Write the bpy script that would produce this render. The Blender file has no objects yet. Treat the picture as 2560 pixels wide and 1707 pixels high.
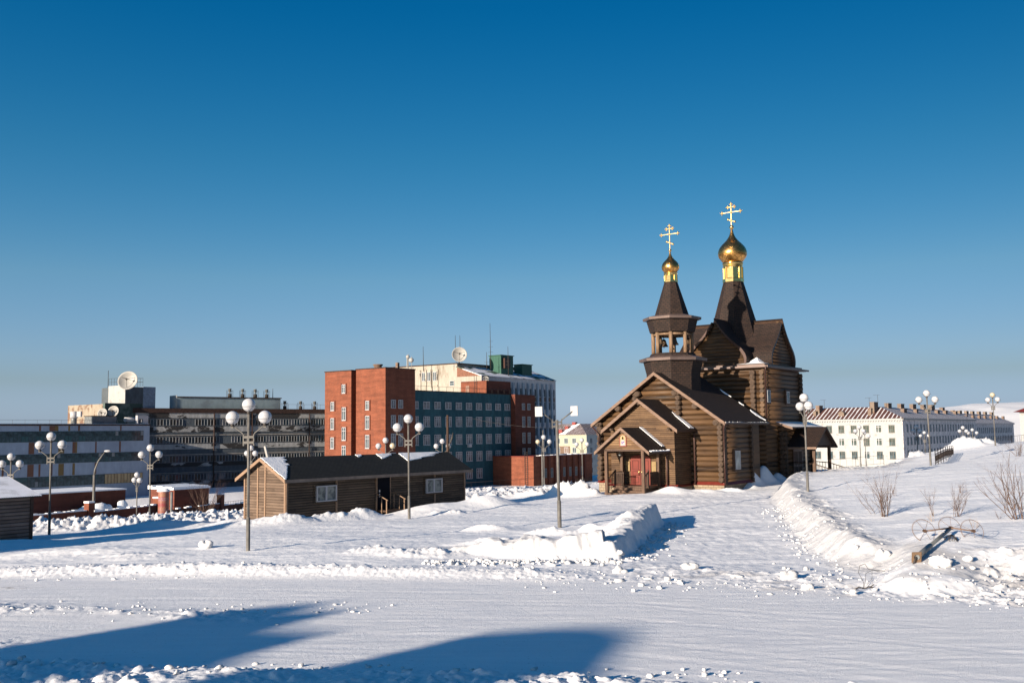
import bpy, bmesh, math, random
import numpy as np
from mathutils import Vector, Matrix
random.seed(7)
S = bpy.context.scene
COL = S.collection
R = math.radians
# ---------------------------------------------------------------- camera
FPX = 2489.0; CZ = 4.3; PITCH = math.atan((1082 - 853.5) / FPX); ROLL = 0.012
cam = bpy.data.cameras.new('camera'); camo = bpy.data.objects.new('camera', cam); COL.objects.link(camo)
cam.sensor_fit = 'HORIZONTAL'; cam.sensor_width = 36.0; cam.lens = 36.0 * FPX / 2560
cam.clip_start = 0.3; cam.clip_end = 20000
_fw = Vector((0, math.cos(PITCH), math.sin(PITCH))); _up = Vector((0, -math.sin(PITCH), math.cos(PITCH))); _rt = Vector((1, 0, 0))
UP = _up * math.cos(ROLL) + _rt * math.sin(ROLL); RT = _rt * math.cos(ROLL) - _up * math.sin(ROLL)
m = Matrix((RT, UP, -_fw)).transposed().to_4x4(); m.translation = Vector((0, 0, CZ)); camo.matrix_world = m
S.camera = camo
def at(px, py, y):
    """point of the place that stands y metres ahead of the viewpoint and is seen at px, py of the photograph"""
    d = _fw + RT * ((px - 1280) / FPX) + UP * ((853.5 - py) / FPX)
    return d * (y / d.y) + Vector((0, 0, CZ))
# ---------------------------------------------------------------- light
AZ = R(41.5); EL = R(12.5)          # the sun shines towards azimuth 40 deg right of the view
w = bpy.data.worlds.new('World'); S.world = w; w.use_nodes = True
nt = w.node_tree; nt.nodes.clear()
sky = nt.nodes.new('ShaderNodeTexSky'); sky.sky_type = 'NISHITA'; sky.sun_disc = False
sky.sun_elevation = EL; sky.sun_rotation = AZ + math.pi
sky.air_density = 1.0; sky.dust_density = 0.6; sky.ozone_density = 3.0; sky.altitude = 0
hsv = nt.nodes.new('ShaderNodeHueSaturation'); hsv.inputs['Saturation'].default_value = 1.35
bg = nt.nodes.new('ShaderNodeBackground'); bg.inputs[1].default_value = 0.063
wo = nt.nodes.new('ShaderNodeOutputWorld')
tc = nt.nodes.new('ShaderNodeTexCoord'); sx = nt.nodes.new('ShaderNodeSeparateXYZ'); nt.links.new(tc.outputs['Generated'], sx.inputs[0])
rp = nt.nodes.new('ShaderNodeValToRGB'); cr_ = rp.color_ramp
for i_, (q_, c_) in enumerate(((0.0, (.62, .82, 1.92)), (.017, (.61, .76, 1.64)), (.053, (.61, .60, .86)), (.152, (.84, .73, .74)), (.268, (.49, .695, .695)), (.406, (.06, .62, .69)), (.47, (.56, .82, .86)))):
    e_ = cr_.elements[i_] if i_ < 2 else cr_.elements.new(q_)
    e_.position = q_; e_.color = (*c_, 1)
mx_ = nt.nodes.new('ShaderNodeMix'); mx_.data_type = 'RGBA'; mx_.blend_type = 'MULTIPLY'; mx_.inputs[0].default_value = 1
nt.links.new(sx.outputs[2], rp.inputs[0]); nt.links.new(sky.outputs[0], hsv.inputs['Color']); nt.links.new(hsv.outputs[0], mx_.inputs[6]); nt.links.new(rp.outputs[0], mx_.inputs[7]); 
rl = nt.nodes.new('ShaderNodeMapRange'); rl.inputs['From Min'].default_value = -0.5; rl.inputs['From Max'].default_value = 0.5; rl.inputs['To Min'].default_value = 1.38; rl.inputs['To Max'].default_value = 0.90
ml_ = nt.nodes.new('ShaderNodeMix'); ml_.data_type = 'RGBA'; ml_.blend_type = 'MULTIPLY'; ml_.inputs[0].default_value = 1
nt.links.new(sx.outputs[0], rl.inputs[0]); nt.links.new(mx_.outputs[2], ml_.inputs[6]); nt.links.new(rl.outputs[0], ml_.inputs[7]); nt.links.new(ml_.outputs[2], bg.inputs[0]); nt.links.new(bg.outputs[0], wo.inputs[0])
sl = bpy.data.lights.new('sun', 'SUN'); so = bpy.data.objects.new('sun', sl); COL.objects.link(so)
sl.energy = 5.0; sl.angle = R(0.53); sl.color = (1.0, 0.85, 0.68)
sd = Vector((math.sin(AZ) * math.cos(EL), math.cos(AZ) * math.cos(EL), -math.sin(EL)))
so.rotation_euler = sd.to_track_quat('-Z', 'Y').to_euler()
S.view_settings.view_transform = 'Standard'; S.view_settings.look = 'None'
S.view_settings.exposure = 1.06; S.view_settings.gamma = 1.0
try: S.view_settings.use_curve_mapping = False
except Exception: pass
S.cycles.max_bounces = 6; S.cycles.diffuse_bounces = 3; S.cycles.glossy_bounces = 3
S.cycles.use_denoising = True

# ---------------------------------------------------------------- materials
MATS = {}
class NG:
    def __init__(s, name):
        s.m = bpy.data.materials.new(name); s.m.use_nodes = True; s.t = s.m.node_tree; s.t.nodes.clear()
        s.b = s.n('ShaderNodeBsdfPrincipled'); o = s.n('ShaderNodeOutputMaterial'); s.l(s.b.outputs[0], o.inputs[0]); MATS[name] = s.m
    def n(s, ty, **k):
        x = s.t.nodes.new(ty)
        for a, v in k.items():
            if a.startswith('i_'): x.inputs[a[2:].replace('_', ' ')].default_value = v
            else: setattr(x, a, v)
        return x
    def l(s, a, b): s.t.links.new(a, b)
    def coord(s, kind='UV', scale=(1, 1, 1), loc=(0, 0, 0)):
        c = s.n('ShaderNodeTexCoord'); mp = s.n('ShaderNodeMapping'); mp.inputs['Scale'].default_value = scale; mp.inputs['Location'].default_value = loc
        s.l(c.outputs[kind], mp.inputs[0]); return mp.outputs[0]
    def noise(s, vec, scale, detail=4, rough=0.55):
        x = s.n('ShaderNodeTexNoise'); x.inputs['Scale'].default_value = scale; x.inputs['Detail'].default_value = detail; x.inputs['Roughness'].default_value = rough
        s.l(vec, x.inputs['Vector']); return x.outputs['Fac']
    def ramp(s, fac, stops, interp='LINEAR'):
        x = s.n('ShaderNodeValToRGB'); cr = x.color_ramp; cr.interpolation = interp
        while len(cr.elements) < len(stops): cr.elements.new(0.5)
        for e, (p, c) in zip(cr.elements, stops): e.position = p; e.color = (c[0], c[1], c[2], 1)
        s.l(fac, x.inputs[0]); return x.outputs[0]
    def mix(s, fac, a, b, mode='MIX'):
        x = s.n('ShaderNodeMix', data_type='RGBA', blend_type=mode)
        for i, v in ((0, fac), (6, a), (7, b)):
            if isinstance(v, (int, float)): x.inputs[i].default_value = v
            elif isinstance(v, tuple): x.inputs[i].default_value = (v[0], v[1], v[2], 1)
            else: s.l(v, x.inputs[i])
        return x.outputs[2]
    def math(s, op, a, b=None):
        x = s.n('ShaderNodeMath', operation=op)
        for i, v in ((0, a), (1, b)):
            if v is None: continue
            if isinstance(v, (int, float)): x.inputs[i].default_value = v
            else: s.l(v, x.inputs[i])
        return x.outputs[0]
    def bump(s, h, strength=0.5, dist=0.02):
        x = s.n('ShaderNodeBump'); x.inputs['Strength'].default_value = strength; x.inputs['Distance'].default_value = dist
        s.l(h, x.inputs['Height']); s.l(x.outputs[0], s.b.inputs['Normal'])
    def col(s, c):
        if isinstance(c, tuple): s.b.inputs['Base Color'].default_value = (c[0], c[1], c[2], 1)
        else: s.l(c, s.b.inputs['Base Color'])
    def set(s, rough=0.7, metal=0.0, spec=0.3):
        s.b.inputs['Roughness'].default_value = rough; s.b.inputs['Metallic'].default_value = metal
        s.b.inputs['Specular IOR Level'].default_value = spec

def mat_var(name, c, rough=0.7, metal=0.0, var=0.25, scale=3.0, spec=0.3, bump=0.0, kind='Object', stretch=(1, 1, 1)):
    g = NG(name); v = g.coord(kind, stretch); n = g.noise(v, scale, 5)
    lo = tuple(x * (1 - var) for x in c); hi = tuple(min(1, x * (1 + var)) for x in c)
    g.col(g.ramp(n, [(0.3, lo), (0.7, hi)])); g.set(rough, metal, spec)
    if bump: g.bump(g.noise(v, scale * 5, 3), bump, 0.01)
    return g.m

def mat_plank(name, lit, dark, pitch, rough=0.75, vertical=False, gap=0.08, kn=1.0):
    """boards or siding laid in courses of the given pitch (metres, UV space)"""
    g = NG(name); uv = g.coord('UV'); sep = g.n('ShaderNodeSeparateXYZ'); g.l(uv, sep.inputs[0])
    a, b = (sep.outputs[1], sep.outputs[0]) if not vertical else (sep.outputs[0], sep.outputs[1])
    q = g.math('DIVIDE', a, pitch); fl = g.math('FLOOR', q); fr = g.math('FRACT', q)
    seg = g.math('FLOOR', g.math('ADD', g.math('DIVIDE', b, 2.7), g.math('MULTIPLY', fl, 0.37)))
    wn = g.n('ShaderNodeTexWhiteNoise', noise_dimensions='2D'); cb = g.n('ShaderNodeCombineXYZ'); g.l(fl, cb.inputs[0]); g.l(seg, cb.inputs[1]); g.l(cb.outputs[0], wn.inputs[0])
    cm = g.n('ShaderNodeCombineXYZ'); g.l(g.math('MULTIPLY', b, 1.3), cm.inputs[0]); g.l(g.math('MULTIPLY', a, 26), cm.inputs[1]); g.l(g.math('MULTIPLY', fl, 3.1), cm.inputs[2])
    gr = g.noise(cm.outputs[0], 1.0, 5, 0.6)
    blot = g.noise(uv, 1.6 * kn, 4, 0.6)
    f = g.math('ADD', g.math('MULTIPLY', gr, 0.55), g.math('ADD', g.math('MULTIPLY', wn.outputs[0], 0.3), g.math('MULTIPLY', blot, 0.4)))
    c = g.ramp(f, [(0.38, dark), (0.85, lit)])
    edge = g.math('LESS_THAN', g.math('MINIMUM', fr, g.math('SUBTRACT', 1.0, fr)), gap)
    c = g.mix(g.math('MULTIPLY', edge, 0.75), c, tuple(x * 0.25 for x in dark))
    g.col(c); g.set(rough)
    prof = g.math('SINE', g.math('MULTIPLY', fr, math.pi))
    g.bump(g.math('ADD', prof, g.math('MULTIPLY', gr, 0.25)), 0.9, pitch * 0.22)
    return g.m

def mat_log(name, lit, dark, pitch, z0=0.0):
    g = NG(name); oc = g.coord('Object'); sep = g.n('ShaderNodeSeparateXYZ'); g.l(oc, sep.inputs[0])
    fl = g.math('FLOOR', g.math('DIVIDE', g.math('SUBTRACT', sep.outputs[2], z0), pitch))
    wn = g.n('ShaderNodeTexWhiteNoise', noise_dimensions='1D'); g.l(fl, wn.inputs['W'])
    v = g.coord('Object', (0.8, 0.8, 11)); gr = g.noise(v, 1.2, 6, 0.65)
    bl = g.noise(g.coord('Object', (0.5, 0.5, 2.5)), 1.4, 4, 0.6)
    f = g.math('ADD', g.math('MULTIPLY', gr, 0.5), g.math('ADD', g.math('MULTIPLY', wn.outputs[0], 0.28), g.math('MULTIPLY', bl, 0.5)))
    g.col(g.ramp(f, [(0.42, dark), (0.62, tuple((a + b) / 2 for a, b in zip(lit, dark))), (0.9, lit)])); g.set(0.6)
    g.bump(gr, 0.5, 0.02); return g.m

def mat_brick(name, c1, c2, mortar, bw=0.25, bh=0.075, ms=0.06):
    g = NG(name); uv = g.coord('UV')
    b = g.n('ShaderNodeTexBrick'); g.l(uv, b.inputs['Vector']); b.inputs['Scale'].default_value = 1.0
    b.inputs['Brick Width'].default_value = bw; b.inputs['Row Height'].default_value = bh; b.inputs['Mortar Size'].default_value = bh * ms * 2
    for i, c in (('Color1', c1), ('Color2', c2), ('Mortar', mortar)): b.inputs[i].default_value = (*c, 1)
    n = g.noise(g.coord('UV', (0.25, 1.6, 1)), 1.1, 6, 0.7)
    k = g.ramp(n, [(0.3, (0.62, 0.62, 0.62)), (0.7, (1.15, 1.15, 1.15))])
    n2 = g.noise(g.coord('UV', (0.4, 0.12, 1)), 2.0, 3); k2 = g.ramp(n2, [(0.35, (0.85, 0.85, 0.85)), (0.6, (1.05, 1.05, 1.05))])
    g.col(g.mix(1.0, g.mix(1.0, b.outputs[0], k, 'MULTIPLY'), k2, 'MULTIPLY')); g.set(0.85)
    return g.m

def mat_shingle(name, c1, c2, gap):
    g = NG(name); uv = g.coord('UV')
    b = g.n('ShaderNodeTexBrick'); g.l(uv, b.inputs['Vector']); b.inputs['Scale'].default_value = 1.0
    b.inputs['Brick Width'].default_value = 0.32; b.inputs['Row Height'].default_value = 0.15; b.inputs['Mortar Size'].default_value = 0.022; b.inputs['Bias'].default_value = -0.3
    for i, c in (('Color1', c1), ('Color2', c2), ('Mortar', gap)): b.inputs[i].default_value = (*c, 1)
    n = g.noise(uv, 2.3, 5, 0.65); k = g.ramp(n, [(0.3, (0.7, 0.7, 0.7)), (0.7, (1.25, 1.2, 1.15))])
    g.col(g.mix(1.0, b.outputs[0], k, 'MULTIPLY')); g.set(0.8); g.bump(b.outputs['Fac'], -0.5, 0.02); return g.m

def mat_stain(name, base, stain, scale=0.25, lo=0.5, hi=0.6, stretch=(1, 1, 1), var=0.12, rough=0.85):
    g = NG(name); n = g.noise(g.coord('UV', stretch), scale, 8, 0.65); f = g.noise(g.coord('UV', (1, 0.3, 1)), 1.5, 6, 0.6)
    b = g.ramp(f, [(0.3, tuple(x * (1 - var) for x in base)), (0.7, tuple(min(1, x * (1 + var)) for x in base))])
    k = g.n('ShaderNodeMapRange'); k.inputs['From Min'].default_value = lo; k.inputs['From Max'].default_value = hi; g.l(n, k.inputs[0])
    g.col(g.mix(k.outputs[0], b, stain)); g.set(rough); return g.m

def mat_glass(name, c=(0.03, 0.05, 0.06), rough=0.08):
    g = NG(name); n = g.noise(g.coord('Object'), 1.1, 2); g.col(g.ramp(n, [(0.35, tuple(x * 0.5 for x in c)), (0.65, tuple(min(1, x * 1.8) for x in c))])); g.set(rough, 0, 0.35); return g.m

def mat_snow(name, streak=0.0, tone=0.84, dirt=0.0, ang=0.0, grain=1.0):
    g = NG(name); oc = g.n('ShaderNodeTexCoord').outputs['Object']
    a = g.noise(oc, 0.35, 6, 0.6); c = g.ramp(a, [(0.3, (tone * 0.94, tone * 0.95, tone * 0.98)), (0.7, (tone, tone, tone * 1.01))])
    mp = g.n('ShaderNodeMapping'); mp.inputs['Rotation'].default_value = (0, 0, ang); mp.inputs['Scale'].default_value = (0.12, 2.2, 1); g.l(oc, mp.inputs[0])
    st = g.noise(mp.outputs[0], 1.5, 7, 0.65)
    if streak:
        c = g.mix(g.math('MULTIPLY', g.ramp(st, [(0.45, (1, 1, 1)), (0.62, (0, 0, 0))]), streak), c, (tone * 0.74, tone * 0.74, tone * 0.78))
    if dirt:
        sp = g.noise(oc, 14.0, 2, 0.5); sm = g.noise(oc, 0.5, 3)
        f = g.math('MULTIPLY', g.ramp(sp, [(0.66, (0, 0, 0)), (0.72, (1, 1, 1))]), g.ramp(sm, [(0.4, (0, 0, 0)), (0.6, (1, 1, 1))]))
        c = g.mix(g.math('MULTIPLY', f, dirt), c, (0.16, 0.13, 0.11))
    ag = g.n('ShaderNodeAttribute', attribute_name='glare_dim')
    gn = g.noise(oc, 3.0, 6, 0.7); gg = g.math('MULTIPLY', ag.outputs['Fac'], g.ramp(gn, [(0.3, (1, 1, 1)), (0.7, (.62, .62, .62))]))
    c = g.mix(gg, c, (0.46, 0.46, 0.475))  # darker snow colour that holds down sun glare on the banks
    at_ = g.n('ShaderNodeAttribute', attribute_name='dirt')
    c = g.mix(at_.outputs['Fac'], c, (0.22, 0.19, 0.17))
    g.col(c); g.set(0.65, 0, 0.25)
    f1 = g.noise(oc, 9.0 * grain, 5, 0.7); f2 = g.noise(oc, 2.2 * grain, 4, 0.6)
    g.bump(g.math('ADD', g.math('MULTIPLY', f1, 0.5), g.math('MULTIPLY', f2, 0.9 if not streak or streak == 0.12 else 0.15)), 0.6, 0.05)
    return g.m

LOGL, LOGD = (0.130, 0.072, 0.034), (0.019, 0.0115, 0.0078)
M_log = mat_log('log_wood', LOGL, LOGD, 0.36)
M_logend = mat_var('log_end_wood', (0.055, 0.036, 0.025), 0.8, var=0.5, scale=6)
M_siding = mat_plank('siding_wood', (0.150, 0.090, 0.049), (0.05, 0.028, 0.016), 0.13, gap=0.1)
M_siding2 = mat_plank('porch_siding_wood', (0.20, 0.12, 0.062), (0.08, 0.043, 0.023), 0.16, gap=0.08)
M_trim = mat_var('trim_wood', (0.155, 0.102, 0.076), 0.75, var=0.3, scale=2, stretch=(1, 1, 4))
M_darkwood = mat_var('dark_wood', (0.055, 0.032, 0.022), 0.65, var=0.4, scale=3, stretch=(1, 1, 5))
M_post = mat_var('post_wood', (0.085, 0.05, 0.033), 0.7, var=0.4, scale=4, stretch=(3, 3, 0.5))
M_bpost = mat_var('belfry_post_wood', (0.165, 0.108, 0.068), 0.75, var=0.4, scale=4, stretch=(3, 3, 0.6))
M_shingle = mat_shingle('shingle', (0.032, 0.0185, 0.0145), (0.015, 0.0095, 0.0085), (0.005, 0.004, 0.004))
M_cshingle = mat_shingle('cabin_shingle', (0.018, 0.019, 0.017), (0.012, 0.013, 0.012), (0.005, 0.005, 0.005))
M_metal = mat_var('eave_metal', (0.115, 0.085, 0.078), 0.45, 0.3, var=0.2, scale=1)
M_pipe = mat_var('downpipe_brown', (0.045, 0.022, 0.018), 0.4, 0.2, var=0.2)
M_redmetal = mat_var('ledge_red_metal', (0.13, 0.022, 0.016), 0.45, 0.0, var=0.2)
M_stone = mat_brick('plinth_stone', (0.30, 0.24, 0.17), (0.22, 0.17, 0.12), (0.10, 0.08, 0.06), 0.4, 0.2, 0.04)
M_reddoor = mat_var('red_door_paint', (0.135, 0.020, 0.012), 0.45, var=0.12)
M_brass = mat_var('brass', (0.75, 0.5, 0.2), 0.25, 1.0, var=0.1)
M_bell = mat_var('bell_bronze', (0.12, 0.085, 0.055), 0.45, 0.7, var=0.3)
def mat_gold():
    g = NG('gold_leaf'); uv = g.coord('UV', (1, 1, 1)); mp = g.n('ShaderNodeMapping'); mp.inputs['Rotation'].default_value = (0, 0, R(45)); g.l(uv, mp.inputs[0])
    b = g.n('ShaderNodeTexBrick'); g.l(mp.outputs[0], b.inputs[0]); b.offset = 0.0; b.inputs['Scale'].default_value = 1; b.inputs['Brick Width'].default_value = 0.3; b.inputs['Row Height'].default_value = 0.3; b.inputs['Mortar Size'].default_value = 0.012
    b.inputs['Color1'].default_value = (0.78, 0.42, 0.13, 1); b.inputs['Color2'].default_value = (0.60, 0.31, 0.10, 1); b.inputs['Mortar'].default_value = (0.2, 0.11, 0.03, 1)
    g.col(b.outputs[0]); g.set(0.30, 1.0); 
    n = g.noise(mp.outputs[0], 2.2, 2); g.bump(g.math('ADD', g.math('MULTIPLY', b.outputs['Fac'], -0.4), n), 0.35, 0.06); return g.m
M_gold = mat_gold()
M_gold2 = mat_var('polished_gold', (0.86, 0.58, 0.22), 0.14, 1.0, var=0.08, scale=4)
M_crossgold = mat_var('bright_gilding', (0.66, 0.45, 0.19), 0.38, 1.0, var=0.05)
M_white = mat_var('white_plastic', (0.36, 0.36, 0.38), 0.4, var=0.05)
M_glass = mat_glass('window_glass')
M_glassF = mat_glass('frosted_glass', (0.22, 0.24, 0.24), 0.35)
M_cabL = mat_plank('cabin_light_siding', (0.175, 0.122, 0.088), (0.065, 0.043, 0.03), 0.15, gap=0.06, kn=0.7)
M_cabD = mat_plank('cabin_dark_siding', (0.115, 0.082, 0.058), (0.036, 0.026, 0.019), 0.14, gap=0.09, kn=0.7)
M_cabT = mat_var('cabin_trim', (0.23, 0.15, 0.10), 0.7, var=0.2, stretch=(1, 1, 4))
M_fascia = mat_var('cabin_fascia', (0.19, 0.15, 0.125), 0.75, var=0.3, scale=2)
M_black = mat_var('black_steel', (0.004, 0.005, 0.009), 0.8, 0.0, var=0.3, spec=0.08)
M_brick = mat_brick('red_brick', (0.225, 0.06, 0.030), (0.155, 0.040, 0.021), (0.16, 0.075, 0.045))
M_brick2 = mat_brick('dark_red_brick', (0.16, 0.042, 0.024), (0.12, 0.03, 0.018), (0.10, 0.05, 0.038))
M_concrete = mat_var('concrete', (0.28, 0.26, 0.24), 0.85, var=0.3, scale=2)
M_teal = mat_stain('teal_plaster', (0.022, 0.078, 0.098), (0.012, 0.055, 0.075), 0.5, 0.48, 0.62, (1, 0.35, 1), 0.3)
M_cream = mat_stain('cream_plaster', (0.30, 0.28, 0.245), (0.17, 0.14, 0.11), 0.5, 0.53, 0.68, (1, 0.4, 1), 0.12)
M_panel = mat_stain('grey_white_panel', (0.52, 0.49, 0.48), (0.32, 0.30, 0.30), 0.3, 0.62, 0.75)
M_pil = mat_stain('ribbed_pilaster', (0.34, 0.39, 0.44), (0.18, 0.21, 0.25), 0.8, 0.5, 0.62, (1, 0.5, 1))
M_green = mat_var('green_metal', (0.02, 0.075, 0.055), 0.5, 0.1, var=0.2)
M_greyp = mat_stain('grey_cladding', (0.25, 0.31, 0.40), (0.20, 0.25, 0.33), 0.12, 0.5, 0.65)
M_ora = mat_var('brown_orange_cladding', (0.13, 0.065, 0.045), 0.7, var=0.1)
M_yel = mat_var('ochre_cladding', (0.15, 0.105, 0.045), 0.7, var=0.1)
M_decay = mat_stain('spalled_plaster', (0.33, 0.33, 0.325), (0.035, 0.033, 0.033), 0.16, 0.50, 0.52, (0.5, 1.0, 1), 0.3)
M_decayD = mat_stain('dirty_dark_wall', (0.07, 0.085, 0.10), (0.09, 0.09, 0.09), 0.3, 0.55, 0.7, (1, 1, 1), 0.3)
M_rust = mat_var('rusty_parapet', (0.04, 0.022, 0.018), 0.8, var=0.5)
M_patch = mat_stain('patched_plaster', (0.25, 0.215, 0.17), (0.14, 0.085, 0.06), 0.5, 0.50, 0.56)
M_apt = mat_stain('old_white_paint', (0.30, 0.31, 0.315), (0.18, 0.16, 0.14), 1.2, 0.57, 0.72, (0.6, 1, 1), 0.08)
M_aptS = mat_stain('shade_lifted_plaster', (0.66, 0.61, 0.60), (0.38, 0.355, 0.36), 0.9, 0.46, 0.62, (1, 1, 1), 0.25)  # blotchy shaded-side copy of the white wall, paler to lift its shade
M_yelp = mat_stain('pale_yellow_paint', (0.31, 0.305, 0.235), (0.3, 0.26, 0.2), 0.5, 0.62, 0.75)
M_brownp = mat_var('brown_paint', (0.13, 0.085, 0.06), 0.8)
def mat_sroof(name, pitch, duty):
    g = NG(name); uv = g.coord('UV'); sep = g.n('ShaderNodeSeparateXYZ'); g.l(uv, sep.inputs[0])
    n = g.noise(g.coord('UV', (0.6, 0.3, 1)), 1.0, 4)
    fr = g.math('FRACT', g.math('DIVIDE', sep.outputs[0], pitch)); t = g.math('ADD', duty - 0.3, g.math('MULTIPLY', n, 0.6))
    g.col(g.mix(g.math('LESS_THAN', fr, t), (0.6, 0.6, 0.63), (0.085, 0.037, 0.03))); g.set(0.7); return g.m
M_sroof = mat_sroof('snow_striped_red_roof', 1.0, 0.74)
M_sroof2 = mat_sroof('snowy_red_roof', 0.9, 0.42)
M_chim = mat_stain('chimney_brick', (0.16, 0.125, 0.10), (0.12, 0.06, 0.045), 0.8, 0.5, 0.65)
M_steel = mat_var('painted_lamp_steel', (0.115, 0.11, 0.104), 0.6, 0.1, var=0.25, scale=4)
M_steelD = mat_var('grey_steel', (0.14, 0.15, 0.155), 0.5, 0.3, var=0.25)
M_wire = mat_var('dark_wire', (0.045, 0.04, 0.038), 0.6, 0.2, var=0.2)
M_rail = mat_var('dark_rail_paint', (0.028, 0.02, 0.018), 0.5, 0.1, var=0.2)
M_dish = mat_var('dish_paint', (0.30, 0.295, 0.285), 0.5, var=0.12, scale=0.8)
def mat_globe():
    g = NG('opal_globe'); g.col((0.42, 0.425, 0.45)); g.set(0.12, 0, 0.5)
    g.b.inputs['Transmission Weight'].default_value = 0.0; g.b.inputs['Subsurface Weight'].default_value = 0.25; g.b.inputs['Subsurface Radius'].default_value = (0.1, 0.1, 0.1)
    return g.m
M_globe = mat_globe()
g_ = NG('yellowed_globe'); g_.col((0.42, 0.37, 0.27)); g_.set(0.15, 0, 0.5); M_globeY = g_.m
M_bark = mat_var('bare_bark', (0.10, 0.062, 0.045), 0.75, var=0.3, scale=8)
M_dry = mat_var('dry_grass', (0.36, 0.27, 0.19), 0.8, var=0.2)
M_shed = mat_plank('weathered_planks', (0.27, 0.20, 0.165), (0.09, 0.062, 0.05), 0.17, gap=0.12)
M_orange = mat_var('bare_concrete_base', (0.17, 0.11, 0.07), 0.8, var=0.2)
M_snow = mat_snow('snow', 0.12, 0.86)
M_crumb = mat_snow('broken_snow', 0.0, 0.60)
M_snowroof = mat_snow('roof_snow', 0.0, 0.88)
M_road = mat_snow('packed_snow_road', 0.16, 0.84, 0.5, ang=R(12), grain=3.2)
M_path = mat_snow('packed_snow_drive', 0.2, 0.85, 0.15, ang=R(-70))
M_hill = mat_snow('far_snow', 0.3, 0.8, ang=0.5, grain=0.02)
M_ad = None
def mat_ad():
    g = NG('poster_print'); uv = g.coord('UV', (1.5, .45, 1)); n = g.noise(uv, 2.4, 3, 0.7)
    g.col(g.ramp(n, [(0.25, (0.25, 0.2, 0.23)), (0.42, (0.22, 0.05, 0.05)), (0.5, (0.27, 0.15, 0.09)), (0.6, (0.28, 0.24, 0.25)), (0.72, (0.14, 0.06, 0.13))], 'CONSTANT')); g.set(0.5); return g.m
M_ad = mat_ad()

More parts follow.
